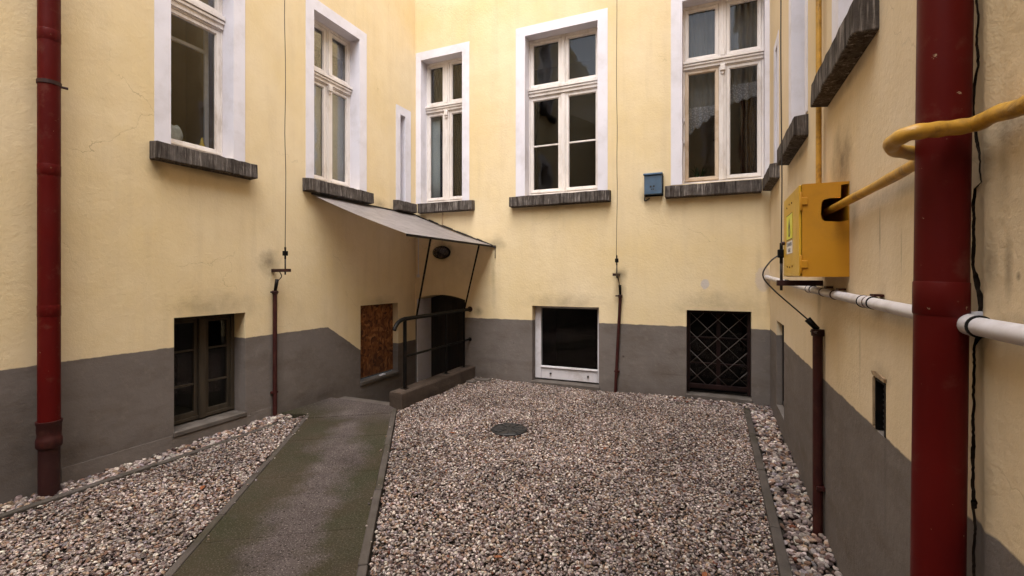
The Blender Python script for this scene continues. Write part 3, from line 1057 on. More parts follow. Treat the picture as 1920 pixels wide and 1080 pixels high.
# old wooden window behind the grille
mb = MB(TB)
e = -0.185
for q in ((-0.348, -0.310), (0.02, 0.072), (0.394, 0.432)):
    mb.box(q[0], q[1], e - 0.05, e, 0.05, 1.14)
for z in (0.404, 0.757):
    mb.box(-0.310, 0.02, e - 0.04, e - 0.008, z - 0.010, z + 0.010)
    mb.box(0.072, 0.394, e - 0.04, e - 0.008, z - 0.010, z + 0.010)
mb.box(-0.310, 0.394, e - 0.05, e - 0.001, 0.05, 0.10)
gw = mb.build('cellar_window', M['grille_red'], wb, bev=0.003)
mb = MB(TB)
for q in ((-0.310, 0.02), (0.072, 0.394)):
    mb.box(q[0], q[1], e - 0.030, e - 0.026, 0.10, 1.10)
mb.build('pane', M['glass'], gw)
mb = MB(TB)
mb.box(-0.36, 0.445, -0.299, 0.025, -0.05, 0.008)
mb.build('window_sill', M['concrete'], wb, bev=0.008)

# cellar door, its white jamb, the dark passage behind
mb = MB(TB)
mb.box(-4.7215, -4.712, -0.439, -0.002, -1.25, 1.208)
o = mb.build('door_jamb', M['white'], wb)
mb = MB(TB)
mb.box(-4.711, -3.773, -0.47, -0.43, -1.249, 1.289)
dr = mb.build('door', M['dark_wood'], wb, bev=0.003)
dr['label'] = 'black cellar door below the canopy'
for k in range(7):
    mb = MB(TB)
    u = -4.66 + k * 0.125
    mb.box(u, u + 0.118, -0.4295, -0.418, -1.2, 1.18)
    mb.build('door_board', M['dark_wood'], dr, bev=0.003)
mb = MB(TB)
mb.tube([(-3.86, -0.417, -0.15), (-3.86, -0.37, -0.15), (-3.95, -0.37, -0.15)], 0.009, 8)
mb.build('door_handle', M['iron'], dr)

# ------------------------------------------------------------------ right house: two walls that meet at a crack
CR = [(2.38, 1.663, .011), (2.346, 1.654, .011), (2.284, 1.646, .011), (2.218, 1.657, .014), (2.163, 1.646, .016), (2.147, 1.66, .028), (2.115, 1.672, .018),
      (2.087, 1.674, .022), (2.051, 1.677, .014), (1.988, 1.66, .017), (1.949, 1.652, .022), (1.905, 1.635, .019), (1.849, 1.63, .019), (1.838, 1.666, .02),
      (1.801, 1.672, .026), (1.714, 1.674, .028), (1.632, 1.677, .025), (1.597, 1.669, .034), (1.561, 1.652, .054), (1.519, 1.641, .066), (1.47, 1.648, .066),
      (1.443, 1.655, .045), (1.422, 1.663, .03), (1.401, 1.669, .015), (1.35, 1.669, .012), (1.305, 1.672, .015), (1.246, 1.674, .02), (1.129, 1.677, .02),
      (1.032, 1.68, .02), (1.005, 1.674, .028), (0.973, 1.68, .034), (0.955, 1.672, .015), (0.916, 1.663, .011), (0.852, 1.674, .011), (0.782, 1.669, .012)]
CR = CR[::-1]
rc = random.Random(5)
prof = []
z = ZMIN
while z < 0.76:
    prof.append((z, 1.668 + rc.uniform(-.007, .007), 0.004))
    z += 0.07
fine = []
for (z0, y0, w0), (z1, y1, w1) in zip(CR, CR[1:]):
    n = max(1, int((z1 - z0) / 0.007))
    for k in range(n):
        f = k / n
        zz = z0 + (z1 - z0) * f
        ww = w0 + (w1 - w0) * f
        ww *= (0.30 if ww < 0.03 else 0.75) * (0.35 + 1.3 * abs(mnoise.noise(Vector((zz * 14, 0.3, 0)))) * 1.6)
        yy = y0 + (y1 - y0) * f + 0.006 * mnoise.noise(Vector((zz * 22, 7.0, 0))) + rc.uniform(-.0022, .0022)
        fine.append((zz, yy, max(0.0012, ww)))
prof += fine + [(CR[-1][0], CR[-1][1], 0.003)]
z = 2.42
while z < ZMAX:
    prof.append((z, 1.655 + rc.uniform(-.008, .008), 0.004))
    z += 0.06
prof.append((ZMAX, 1.655, 0.004))

HR = [(5.95, 6.14, 2.85, 4.2, 0.32), (4.22, 4.93, 2.85, 5.3, 0.32), (2.63, 3.15, 2.85, 5.3, 0.32), (5.449, 6.07, 0.14, 1.10, 0.30), (2.372, 2.508, 0.93, 1.16, 0.10)]
mb = MB(TR)
wall_grid(mb, 1.75, YB, HR)
for (z0, y0, w0), (z1, y1, w1) in zip(prof, prof[1:]):
    mb.face([(y0, 0, z0), (1.75, 0, z0), (1.75, 0, z1), (y1, 0, z1)])
bulge = lambda y: 0.010 * math.exp(-((y - 1.585) / 0.024) ** 2) - 0.004 * max(0.0, (y - 1.59) / 0.06)
ck = MB(TR)
for (z0, y0, w0), (z1, y1, w1) in zip(prof, prof[1:]):
    ck.face([(y0, 0, z0), (y1, 0, z1), (y1 + 0.01, -0.09, z1), (y0 + 0.01, -0.09, z0)])
    e0, e1 = bulge(y0 - w0) - bulge(1.52), bulge(y1 - w1) - bulge(1.52)
    ck.face([(y0 - w0, e0, z0), (y1 - w1, e1, z1), (y1 - w1 - 0.005, -0.088, z1), (y0 - w0 - 0.005, -0.088, z0)])
ck.face([(1.30, -0.087, ZMIN), (1.90, -0.087, ZMIN), (1.90, -0.087, ZMAX), (1.30, -0.087, ZMAX)])
stR = [((XR, 3.12, 2.20), (0.3, 0.30, 0.26), 0.85), ((XR, 2.85, 1.92), (0.2, 0.10, 0.16), 0.5), ((XR, 3.72, 1.45), (0.3, 0.08, 0.28), 0.35),
       ((XR, 2.45, 1.18), (0.2, 0.14, 0.06), 0.5), ((XR, 2.3, 1.45), (0.2, 0.5, 0.05), 0.4), ((XR, 2.9, 2.62), (0.3, 0.5, 0.05), 0.5),
       ((XR, 4.5, 2.6), (0.3, 0.5, 0.05), 0.5), ((XR, 3.9, 0.02), (0.2, 0.9, 0.10), 0.35), ((XR, 2.38, 0.75), (0.2, 0.02, 0.35), 0.25),
       ((XR, 1.70, 1.5), (0.2, 0.10, 0.12), 0.6), ((XR, 2.1, 1.93), (0.2, 0.6, 0.04), 0.4), ((XR, 2.45, 1.80), (0.2, 0.012, 0.18), 0.55), ((XR, 2.2, 1.70), (0.2, 0.010, 0.12), 0.45), ((XR, 2.75, 1.25), (0.2, 0.02, 0.3), 0.3), ((XR, 2.0, 2.2), (0.2, 0.10, 0.03), 0.35), ((XR, 3.3, 1.52), (0.2, 0.5, 0.03), 0.4)]
wr = mb.build('house_wall', plaster('right_house_plaster', zb=0.935, stains=stR, yellow=(0.66, 0.54, 0.37)), origin=(XR, 4.2, -0.08), recalc=False)
ck.build('crack', basic('shade_darkened_mortar', (0.030, 0.020, 0.014), 0.95, 0.3, 20), wr, recalc=False)  # mortar colour taken near black to paint the shade inside the gap
setp(wr, 'right courtyard house wall in yellow plaster carrying the gas cabinet and white pipe', 'wall', 'courtyard house walls')
room(wr, TR, 5.95, 6.14, 2.85, 4.2, M['room_dark'], 0.4, 0.02, (0.02, 0.02))
surround(wr, TR, (5.95, 6.14, 2.85, 4.2), (5.85, 6.30, 4.30), 0.15)
mb = MB(TR)
mb.box(5.955, 6.135, -0.27, -0.23, 2.86, 4.19)
mb.build('slit_shutter', M['frame'], wr, bev=0.003)
sill(wr, TR, 5.78, YB - 0.105, zt=2.842, out=0.10)
for (a, b, oa, ob, sa, sb, so) in ((4.22, 4.93, 4.12, 5.075, 4.098, 5.13, 0.10), (2.63, 3.15, 2.50, 3.31, 2.455, 3.46, 0.092)):
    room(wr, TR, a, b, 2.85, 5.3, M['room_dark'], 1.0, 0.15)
    surround(wr, TR, (a, b, 2.85, 5.3), (oa, ob, 5.44))
    c = (a + b) / 2
    tall_window(wr, TR, (a, b, 2.85, 5.3), [(c - 0.037, c + 0.037)], (4.42, 4.56))
    sill(wr, TR, sa, sb, zt=2.835, out=so)
room(wr, TR, 5.449, 6.07, 0.14, 1.10, M['room_dark'], 0.8, 0.05, (0.05, 0.05), d0=-0.30)
mb = MB(TR)
d = -0.055
mb.box(5.451, 5.49, d - 0.05, d, 0.15, 1.098)
mb.box(6.03, 6.068, d - 0.05, d, 0.15, 1.098)
mb.box(5.49, 6.03, d - 0.05, d - 0.001, 1.06, 1.098)
mb.box(5.49, 6.03, d - 0.05, d - 0.001, 0.15, 0.20)
mb.box(5.74, 5.78, d - 0.05, d + 0.002, 0.20, 1.06)
rw = mb.build('cellar_window', M['dark_wood'], wr, bev=0.003)
mb = MB(TR)
mb.box(5.49, 5.74, d - 0.035, d - 0.031, 0.20, 1.06)
mb.box(5.78, 6.03, d - 0.035, d - 0.031, 0.20, 1.06)
mb.build('pane', M['glass'], rw)
# vent: broken plaster frame, dark mesh
mb = MB(TR)
mb.face([(2.372, -0.098, 0.93), (2.508, -0.098, 0.93), (2.508, -0.098, 1.16), (2.372, -0.098, 1.16)])
mb.box(2.376, 2.386, -0.03, 0.003, 0.935, 1.158)
mb.box(2.494, 2.504, -0.03, 0.003, 0.935, 1.158)
mb.box(2.386, 2.494, -0.03, 0.002, 1.148, 1.158)
M['tan_lip'] = basic('chipped_plaster', (0.30, 0.22, 0.14), 0.9, 0.3, 30)
vt = mb.build('vent', M['black'], wr, recalc=False)
for k in range(9):
    mb = MB(TR)
    z = 0.945 + k * 0.0235
    mb.box(2.386, 2.494, -0.026, -0.022, z, z + 0.008)
    mb.build('vent_slat', M['iron'], vt)
mb = MB(TR)
mb.prism([(2.365, 1.163), (2.52, 1.168), (2.535, 1.182), (2.47, 1.190), (2.36, 1.178)], 0.0005, 0.010)
mb.build('broken_plaster_lip', M['tan_lip'], wr)
mb = MB(TR)
mb.prism([(2.511, 0.95), (2.525, 0.94), (2.528, 1.15), (2.512, 1.163)], 0.0005, 0.007)
mb.build('broken_plaster_lip', M['tan_lip'], wr)

# neighbouring wall beyond the crack
mb = MB(TR)
wall_grid(mb, YREAR, 1.52, [])
for (z0, y0, w0), (z1, y1, w1) in zip(prof, prof[1:]):
    a0, a1 = y0 - w0, y1 - w1
    m_ = 5
    for k in range(m_):
        f0, f1 = k / m_, (k + 1) / m_
        p = [(a0 + (1.52 - a0) * f0, z0), (a0 + (1.52 - a0) * f1, z0), (a1 + (1.52 - a1) * f1, z1), (a1 + (1.52 - a1) * f0, z1)]
        fc = mb.face([(q[0], (bulge(q[0]) - bulge(1.52)) if 1.521 < q[0] else 0, q[1]) for q in p], smooth=True)
bmesh.ops.remove_doubles(mb.bm, verts=mb.bm.verts, dist=0.0002)
wn_ = mb.build('house_wall', plaster('neighbour_plaster', zb=0.945, yellow=(0.65, 0.52, 0.335), stains=[
    ((XR, 1.585, 1.9), (0.2, 0.05, 0.09), 0.6), ((XR, 1.57, 1.63), (0.2, 0.03, 0.12), 0.6), ((XR, 1.63, 1.44), (0.2, 0.05, 0.12), 0.85),
    ((XR, 1.60, 1.03), (0.2, 0.05, 0.20), 0.4), ((XR, 1.52, 1.9), (0.2, 0.04, 0.2), 0.35), ((XR, 1.50, 1.62), (0.2, 0.022, 0.09), 0.6), ((XR, 1.46, 1.6), (0.2, 0.010, 0.012), 0.9), ((XR, 1.40, 1.50), (0.2, 0.15, 0.018), 0.5), ((XR, 1.49, 2.02), (0.2, 0.03, 0.07), 0.3)]), origin=(XR, -1, -0.08), recalc=False)
setp(wn_, 'neighbouring yellow wall right of the thick red downpipe, past the long crack', 'wall', 'courtyard house walls')

# house closing the yard behind the viewer (seen in the window panes)
HF = [(-0.4, 0.4, 2.6, 4.9, 0.32), (-0.4, 0.4, 6.0, 8.1, 0.32), (-2.9, -1.9, 2.6, 4.9, 0.32), (-2.9, -1.9, 6.0, 8.1, 0.32)]
mb = MB(TF)
wall_grid(mb, XL, XR, HF)
wf = mb.build('house_wall', plaster('rear_house_plaster'), origin=(-2, YREAR, -0.08), recalc=False)
setp(wf, 'house wall closing the yard, mirrored in the window panes', 'wall', 'courtyard house walls')
for (a, b, c, e, _) in HF:
    room(wf, TF, a, b, c, e, M['room_dark'], 0.8, 0.1)
    surround(wf, TF, (a, b, c, e), (a - 0.14, min(b + 0.14, 0.64), e + 0.14))
    m_ = (a + b) / 2
    tall_window(wf, TF, (a, b, c, e), [(m_ - 0.04, m_ + 0.04)], (c + 1.45, c + 1.6))
    sill(wf, TF, a - 0.2, min(b + 0.2, 0.6), zt=c)

# ------------------------------------------------------------------ cellar steps, parapet, railing
st = thing('cellar_steps', 'concrete steps going down to the black cellar door', 'steps', (-4.26, 5.7, -1.3))
for k in range(7):
    mb = MB()
    y0 = 4.795 + k * 0.265
    mb.box(XL + 0.002, -3.776, y0, YB - 0.001 if k == 6 else y0 + 0.264, -1.42, -0.045 - 0.17 * (k + 1) + 0.14)
    mb.build('step', M['concrete'], st, bev=0.01)

pp = MB()
n = 10
pts_n = 9
top = []
PX0, PX1 = -3.772, -3.578
ys = [4.785 + (YB - 0.002 - 4.785) * i / 9 for i in range(10)]
rp = random.Random(3)
rows = []
for y in ys:
    j = lambda a: rp.uniform(-a, a)
    rows.append([pp.v(p) for p in ((PX0, y, -1.4), (PX0, y, 0.135 + j(.006)), (PX0 + 0.02, y, 0.147 + j(.004)), (PX1 - 0.03, y, 0.148 + j(.004)),
                                   (PX1 + j(.006), y, 0.128 + j(.008)), (PX1 + 0.008 + j(.008), y, 0.02), (PX1 + 0.02 + j(.01), y, -0.2), (PX1, y, -1.4))])
for a, b in zip(rows, rows[1:]):
    for k in range(8):
        pp.bm.faces.new([a[k], a[(k + 1) % 8], b[(k + 1) % 8], b[k]])
pp.bm.faces.new(rows[0])
pp.bm.faces.new(rows[-1][::-1])
o = pp.build('parapet_wall', M['parapet'], bev=0.012, origin=(-3.67, 5.76, -0.08))
setp(o, 'low dirty concrete parapet beside the cellar steps', 'parapet')

rl = thing('handrail', 'black tube handrail standing on the low parapet', 'railing', (-3.675, 5.8, 0.145))
rp_ = smooth_path([(-3.675, 4.765, 0.925), (-3.675, 4.80, 0.975), (-3.675, 4.86, 1.022), (-3.675, 4.96, 1.045), (-3.675, 5.15, 1.05), (-3.675, 6.74, 1.062)], 5)
mb = MB()
mb.tube(rp_, 0.026, 14)
mb.build('top_rail', M['black'], rl)
mb = MB()
mb.tube([(-3.675, 4.99, 0.562), (-3.675, 6.742, 0.572)], 0.015, 10)
mb.build('mid_rail', M['black'], rl)
for y, zt in ((4.985, 1.03), (5.985, 1.035), (6.535, 1.04)):
    mb = MB()
    mb.tube([(-3.675, y, 0.14), (-3.675, y, zt)], 0.024 if y < 5 else 0.019, 12)
    mb.box(-3.715, -3.635, y - 0.04, y + 0.04, 0.1465, 0.154)
    mb.build('post', M['black'], rl)
for z in (1.062, 0.572):
    mb = MB()
    mb.tube([(-3.675, 6.728, z), (-3.675, 6.742, z)], 0.045 if z > 1 else 0.030, 14)
    mb.build('wall_flange', M['rusty_red'] if z > 1 else M['black'], rl)

# ------------------------------------------------------------------ canopy
cn = thing('canopy', 'sloping frosted sheet canopy over the cellar steps', 'canopy', (-4.0, 5.6, 2.09))
cx0, cz0, cx1, cz1 = XL + 0.004, 2.648, -3.262, 2.088
mb = MB()
ca = Vector((cx1 - cx0, 0, cz1 - cz0))
cnrm = Vector((-ca.z, 0, ca.x)).normalized()
nx, ny = 14, 18
for side in (0, 1):
    pass
grid = [[[None] * (ny + 1) for _ in range(nx + 1)] for _ in range(2)]
for sd in range(2):
    for i in range(nx + 1):
        for k in range(ny + 1):
            f = i / nx
            y = 4.478 + (YB - 0.006 - 4.478) * k / ny
            sag = -0.018 * math.sin(math.pi * f) * (1 + 0.3 * math.sin(k * 1.1))
            p = Vector((cx0, y, cz0)) + ca * f + cnrm * (sag + 0.004 * sd)
            grid[sd][i][k] = mb.v(p)
for sd in range(2):
    for i in range(nx):
        for k in range(ny):
            fc = mb.bm.faces.new([grid[sd][i][k], grid[sd][i + 1][k], grid[sd][i + 1][k + 1], grid[sd][i][k + 1]])
            fc.smooth = True
for i in range(nx):
    for k in (0, ny):
        mb.bm.faces.new([grid[0][i][k], grid[0][i + 1][k], grid[1][i + 1][k], grid[1][i][k]])
for k in range(ny):
    for i in (0, nx):
        mb.bm.faces.new([grid[0][i][k], grid[0][i][k + 1], grid[1][i][k + 1], grid[1][i][k]])
mb.build('roof_sheet', M['canopy'], cn)
mb = MB()
mb.box(cx1 - 0.012, cx1 + 0.012, 4.462, YB - 0.001, cz1 - 0.022, cz1 + 0.004)
mb.build('edge_bar', M['black'], cn)
mb = MB()      # rough flashing where the sheet meets the back wall
rr = random.Random(9)
for k in range(16):
    f0, f1 = k / 16, (k + 1) / 16
    a, b = Vector((cx0, 0, cz0)) + ca * f0, Vector((cx0, 0, cz0)) + ca * f1
    h = 0.018 + rr.uniform(-.006, .012)
    mb.prism([(a.x, a.z - 0.004), (b.x, b.z - 0.004), (b.x, b.z + h), (a.x, a.z + h)], YB - 0.018 - rr.uniform(0, .012), YB - 0.002)
mb.build('flashing', M['wire'], cn)
mb = MB()
mb.box(XL + 0.002, XL + 0.022, 4.465, YB - 0.03, cz0 + 0.004, cz0 + 0.024)
mb.build('wall_batten', M['wire'], cn)
mb = MB()
mb.box(-3.25, -3.205, YB - 0.03, YB - 0.001, cz1 - 0.03, cz1 + 0.006)
mb.tube([(-3.215, YB - 0.012, cz1 - 0.02), (-3.218, YB - 0.010, cz1 - 0.2)], 0.006, 6)
mb.build('wall_hook', M['wire'], cn)
for (y0, y1) in ((4.955, 5.24), (6.264, 6.545)):
    mb = MB()
    mb.tube([(cx1, y0, cz1 - 0.012), (-3.675, y1, 1.055)], 0.013, 10)
    mb.build('strut', M['black'], cn)

# lamp over the door
lp = thing('wall_lamp', 'round sooty bulkhead lamp over the cellar door', 'lamp', (-4.212, YB, 2.0))
def lamp_scale(mb):
    for v in mb.bm.verts:
        v.co = Vector((-4.212 + (v.co.x + 4.212) * 1.50, v.co.y, 2.0 + (v.co.z - 2.0) * 0.95))
    return mb


mb = MB(TB)
mb.tube([(-4.212, 0.001, 2.0), (-4.212, 0.03, 2.0)], 0.115, 20)
lamp_scale(mb).build('lamp_base', M['black'], lp, bev=0.006)
mb = MB(TB)
mb.tube([(-4.212, 0.03, 2.0), (-4.212, 0.075, 2.0), (-4.212, 0.105, 2.0), (-4.212, 0.115, 2.0)], [0.098, 0.088, 0.058, 0.01], 20)
lamp_scale(mb).build('lamp_globe', basic('sooty_glass', (0.05, 0.042, 0.038), 0.25, 0.3, 15, bump=0), lp)
mb = MB(TB)
for k in range(3):
    an = k * math.pi / 3 + 0.3
    c_, s_ = math.cos(an), math.sin(an)
    mb.tube([(-4.212 + c_ * q, dd, 2.0 + s_ * q) for q, dd in ((-0.108, 0.03), (-0.085, 0.09), (0, 0.122), (0.085, 0.09), (0.108, 0.03))], 0.005, 6)
lamp_scale(mb).build('lamp_cage', M['black'], lp)
mb = MB(TB)
mb.tube([(-4.205, 0.012, 2.1), (-4.203, 0.010, 2.4), (-4.201, 0.010, 2.672)], 0.009, 8)
setp(mb.build('cable_conduit', basic('cream_cable', (0.42, 0.31, 0.20), 0.6, 0.1), origin=(-4.203, YB, 2.1)),
     'thin cream cable running from the corner window sill down to the lamp', 'cable')
mb = MB(TB)
mb.tube([(-4.684, 0.012, 2.58), (-4.684, 0.010, 2.0), (-4.682, 0.010, 1.62)], 0.009, 8)
mb.box(-4.705, -4.662, 0.001, 0.03, 1.58, 1.63)
setp(mb.build('cable_conduit', M['pvc'], origin=(-4.684, YB, 1.6)), 'thin white cable running down the left corner under the canopy', 'cable')

# ------------------------------------------------------------------ downpipes
dp = thing('downpipe', 'dark red downpipe on the left wall, ending in a thicker cast socket', 'downpipe', (-4.64, 1.852, -0.08), 'red rainwater downpipes')
px, py = -4.64, 1.852
mb = MB()
mb.tube([(px, py, 0.36), (px, py, ZMAX)], 0.0655, 28)
mb.build('pipe', M['red'], dp)
for z in (1.345, 2.411, 3.43, 4.9, 6.4):
    mb = MB()
    mb.tube([(px, py, z - 0.05), (px, py, z - 0.046), (px, py, z + 0.03), (px, py, z + 0.036)], [0.0655, 0.0672, 0.0672, 0.0655], 28)
    mb.build('collar', M['red'], dp)
for z in (3.065, 6.0):
    mb = MB()
    mb.tube([(px, py, z - 0.014), (px, py, z + 0.014)], 0.071, 28)
    mb.box(px - 0.13, px - 0.06, py - 0.012, py + 0.012, z - 0.012, z + 0.012)
    mb.tube([(px + 0.01, py + 0.066, z - 0.005), (px + 0.02, py + 0.105, z - 0.005)], 0.010, 8)
    mb.build('pipe_clamp', M['oxide'], dp)
mb = MB()
mb.tube([(px, py, 0.30), (px, py, 0.315), (px, py, 0.37), (px, py, 0.385), (px, py, 0.41), (px, py, 0.43), (px, py, 0.475), (px, py, 0.49), (px, py, 0.505)],
        [0.068, 0.077, 0.076, 0.070, 0.070, 0.072, 0.072, 0.077, 0.077], 28)
mb.build('socket', M['rusty_red'], dp)
mb = MB()
mb.tube([(px, py, -0.25), (px, py, 0.30)], 0.063, 28)
mb.build('standpipe', M['oxide'], dp)

dp = thing('downpipe', 'thick dark red downpipe standing in front of the right wall crack', 'downpipe', (0.56, 1.634, -0.08), 'red rainwater downpipes')
cx_ = lambda z: 0.566 + 0.010 * (z - 1.56)
PY = 1.634
mb = MB()
mb.tube([(cx_(1.50), PY, 1.505), (cx_(ZMAX), PY, ZMAX)], 0.0575, 40)
mb.build('pipe', M['red'], dp)
mb = MB()
mb.tube([(cx_(-0.1), PY, -0.25), (cx_(1.5), PY, 1.50)], 0.0570, 40)
mb.build('pipe', M['red'], dp)
mb = MB()
mb.tube([(cx_(1.49), PY, 1.494), (cx_(1.5), PY, 1.498), (cx_(1.56), PY, 1.582), (cx_(1.57), PY, 1.585)], [0.0576, 0.0596, 0.0596, 0.0580], 40)
mb.build('collar', M['red'], dp)

# ------------------------------------------------------------------ lightning conductors
def conductor(label, T, u, tw, wire_u, wire_d, zbr, bar_d, ztop, zbot, lean=0.0, r=0.024, cable=None, pd=0.035, bar_w=0.022, conn=None):
    th = thing('lightning_conductor', label, 'lightning conductor', T(u, 0.03, zbot), 'lightning conductors on the house walls')
    rw_ = random.Random(int(abs(u) * 100))
    pts = []
    z = zbr + 0.24
    while z < ZMAX:
        pts.append((wire_u + rw_.uniform(-.008, .008), wire_d + rw_.uniform(-.004, .004), z))
        z += 0.45
    mb = MB(T)
    mb.tube(smooth_path(pts, 3), 0.0042, 6)
    mb.build('wire', M['wire'], th)
    mb = MB(T)
    mb.box(wire_u - 0.022, wire_u + 0.022, wire_d - 0.022, wire_d + 0.022, zbr + 0.17, zbr + 0.225)
    mb.tube([(wire_u, wire_d, zbr + 0.13), (wire_u, wire_d, zbr + 0.27)], 0.011, 8)
    mb.build('test_clamp', M['black'], th, bev=0.004)
    mb = MB(T)
    mb.tube([(wire_u, wire_d, zbr - 0.05), (wire_u, wire_d, zbr + 0.17)], 0.0085, 8)
    mb.build('rod', M['wire'], th)
    mb = MB(T)
    mb.box(u - bar_w + tw, u + bar_w + tw, 0.001, bar_d, zbr - 0.018, zbr + 0.018)
    mb.build('bracket', M['oxide'], th, bev=0.002)
    mb = MB(T)
    mb.tube([(u - lean, pd, zbot), (u, pd, ztop)], r, 16)
    mb.build('guard_pipe', M['rusty_red'], th)
    if cable:
        mb = MB(T)
        mb.tube(smooth_path(cable, 5), 0.0055, 6)
        mb.build('earth_cable', M['wire'], th)
    if conn:
        mb = MB(T)
        mb.tube([conn[0], conn[1]], [0.021, 0.017], 8)
        mb.build('pipe_connector', M['black'], th)
    mb = MB(T)
    mb.tube([(u, pd, ztop - 0.03), (u, pd, ztop + 0.012)], r + 0.008, 14)
    mb.tube([(u - 0.065, pd + 0.008, ztop - 0.004), (u + 0.02, pd + 0.03, ztop - 0.004)], 0.010, 8)
    mb.build('pipe_cap', M['oxide'], th)
    mb = MB(T)
    mb.box(u - r - 0.014 - lean * 0.7, u + r + 0.014 - lean * 0.7, 0.001, pd + 0.012, zbot + 0.33, zbot + 0.355)
    mb.build('pipe_clip', M['rusty_red'], th, bev=0.003)
    return th


conductor('lightning conductor on the left wall between its two tall windows', TL, 3.90, 0.0, 3.91, 0.19, 1.668, 0.27, 1.42, -0.10,
          cable=[(3.905, 0.10, 1.66), (3.92, 0.12, 1.60), (3.90, 0.09, 1.55)], conn=((3.905, 0.065, 1.565), (3.90, 0.04, 1.43)))
conductor('leaning lightning conductor on the back wall right of the white framed cellar window', TB, -1.232, -0.035, -1.250, 0.20, 1.622, 0.30, 1.325, -0.10, lean=0.072, r=0.022,
          cable=[(-1.245, 0.20, 1.60), (-1.235, 0.14, 1.54), (-1.235, 0.07, 1.47)], conn=((-1.235, 0.05, 1.475), (-1.232, 0.035, 1.34)))
conductor('lightning conductor beside the gas cabinet with a long curved cable', TR, 3.553, 0.047, 3.60, 0.235, 1.555, 0.262, 1.245, -0.10, r=0.029,
          cable=[(3.60, 0.238, 1.75), (3.60, 0.30, 1.70), (3.60, 0.345, 1.61), (3.61, 0.29, 1.52), (3.60, 0.15, 1.38), (3.57, 0.09, 1.32)],
          conn=((3.57, 0.09, 1.32), (3.553, 0.035, 1.255)))

# ------------------------------------------------------------------ gas cabinet
gb = thing('gas_cabinet', 'yellow gas meter cabinet with a torn black hole in its side', 'gas cabinet', (0.54, 3.24, 1.596))
mb = MB()
mb.prism([(.433, 1.597), (.6455, 1.597), (.6455, 1.893), (.60, 1.887), (.535, 1.893), (.524, 1.905), (.519, 1.93), (.521, 1.985), (.529, 2.006), (.56, 2.014),
          (.607, 2.012), (.609, 2.080), (.6455, 2.084), (.6455, 2.097), (.433, 2.097)], 2.936, 2.939)
mb.box(.433, .6455, 2.939, 3.549, 2.094, 2.097)
mb.box(.433, .6455, 2.939, 3.549, 1.597, 1.600)
mb.box(.433, .6455, 3.546, 3.549, 1.600, 2.094)
mb.box(.643, .6455, 2.939, 3.546, 1.600, 2.094)
body = mb.build('cabinet_body', M['gas_box'], gb)
mb = MB()
mb.box(.420, .4325, 2.945, 3.549, 1.600, 2.094)
dr = mb.build('cabinet_door', M['gas_door'], gb, bev=0.003)
for z in (1.665, 2.005):
    mb = MB()
    mb.box(.430, .458, 2.928, 2.9355, z - 0.020, z + 0.020)
    mb.tube([(.428, 2.936, z - 0.05), (.428, 2.936, z + 0.05)], 0.007, 8)
    mb.build('hinge', M['gas_box'], gb, bev=0.002)
mb = MB()
mb.tube([(.4195, 3.505, 1.815), (.400, 3.505, 1.815)], 0.012, 10)
mb.build('lock', M['rusty_red'], gb)
for (y, z) in ((3.40, 2.03), (3.30, 2.04), (3.20, 2.035), (3.38, 1.66), (3.28, 1.655), (3.18, 1.66)):
    mb = MB()
    mb.tube([(.4196, y, z), (.417, y, z)], 0.006, 8)
    mb.build('rivet', M['rusty_red'], gb)
TD = lambda u, d, z: Vector((0.4195 - d, 3.41 - u, z))        # door face seen from the yard, u to the right
mb = MB(TD)
mb.box(0.0, 0.235, 0.0002, 0.0012, 1.822, 1.978)
stk = mb.build('warning_sticker', M['sticker_yellow'], gb)
stk['label'] = 'yellow sticker with a black flame'
mb = MB(TD)
fl = [(0.118, 1.955), (0.092, 1.915), (0.080, 1.885), (0.078, 1.862), (0.090, 1.845), (0.118, 1.838), (0.146, 1.845), (0.157, 1.862), (0.154, 1.885), (0.140, 1.915)]
fi = [(0.120, 1.895), (0.108, 1.875), (0.106, 1.860), (0.118, 1.850), (0.130, 1.860), (0.130, 1.875)]
mb.prism(fl, 0.0016, 0.0021)
mb.build('flame_sign', M['ink'], stk)
mb = MB(TD)
mb.prism(fi, 0.0024, 0.0029)
mb.build('flame_core', M['sticker_yellow'], stk)
for z in (1.8225, 1.974):
    mb = MB(TD)
    mb.box(0.0, 0.235, 0.0016, 0.0022, z, z + 0.0035)
    mb.build('sticker_border', M['ink'], stk)
mb = MB(TD)
mb.box(0.0, 0.235, 0.0002, 0.0012, 1.738, 1.814)
lbl = mb.build('text_label', M['sticker_white'], gb)
lbl['label'] = 'white label with two lines of dark print'


def text(body_, name, mat, parent, T, u, d, z, size, width=None):
    cu = bpy.data.curves.new(name, 'FONT')
    cu.body = body_
    cu.size = size
    cu.align_x = 'CENTER'
    cu.extrude = 0.0003
    tmp = bpy.data.objects.new(name, cu)
    COL.objects.link(tmp)
    dg = bpy.context.evaluated_depsgraph_get()
    me = bpy.data.meshes.new_from_object(tmp.evaluated_get(dg))
    bpy.data.objects.remove(tmp)
    xs = [v.co.x for v in me.vertices]
    sc = 1.0 if not width else width / (max(xs) - min(xs))
    q = parent
    while q.parent is not None:
        q = q.parent
    for v in me.vertices:
        v.co = T(u + v.co.x * sc, d + v.co.z, z + v.co.y) - ORIGIN[q]
    me.materials.clear()
    me.materials.append(mat)
    o_ = bpy.data.objects.new(name, me)
    COL.objects.link(o_)
    o_.parent = parent
    return o_


text('ZAWOR', 'lettering', M['ink_blue'], lbl, TD, 0.118, 0.0018, 1.783, 0.032, 0.19)
text('GAZ', 'lettering', M['ink_blue'], lbl, TD, 0.118, 0.0018, 1.748, 0.032, 0.09)

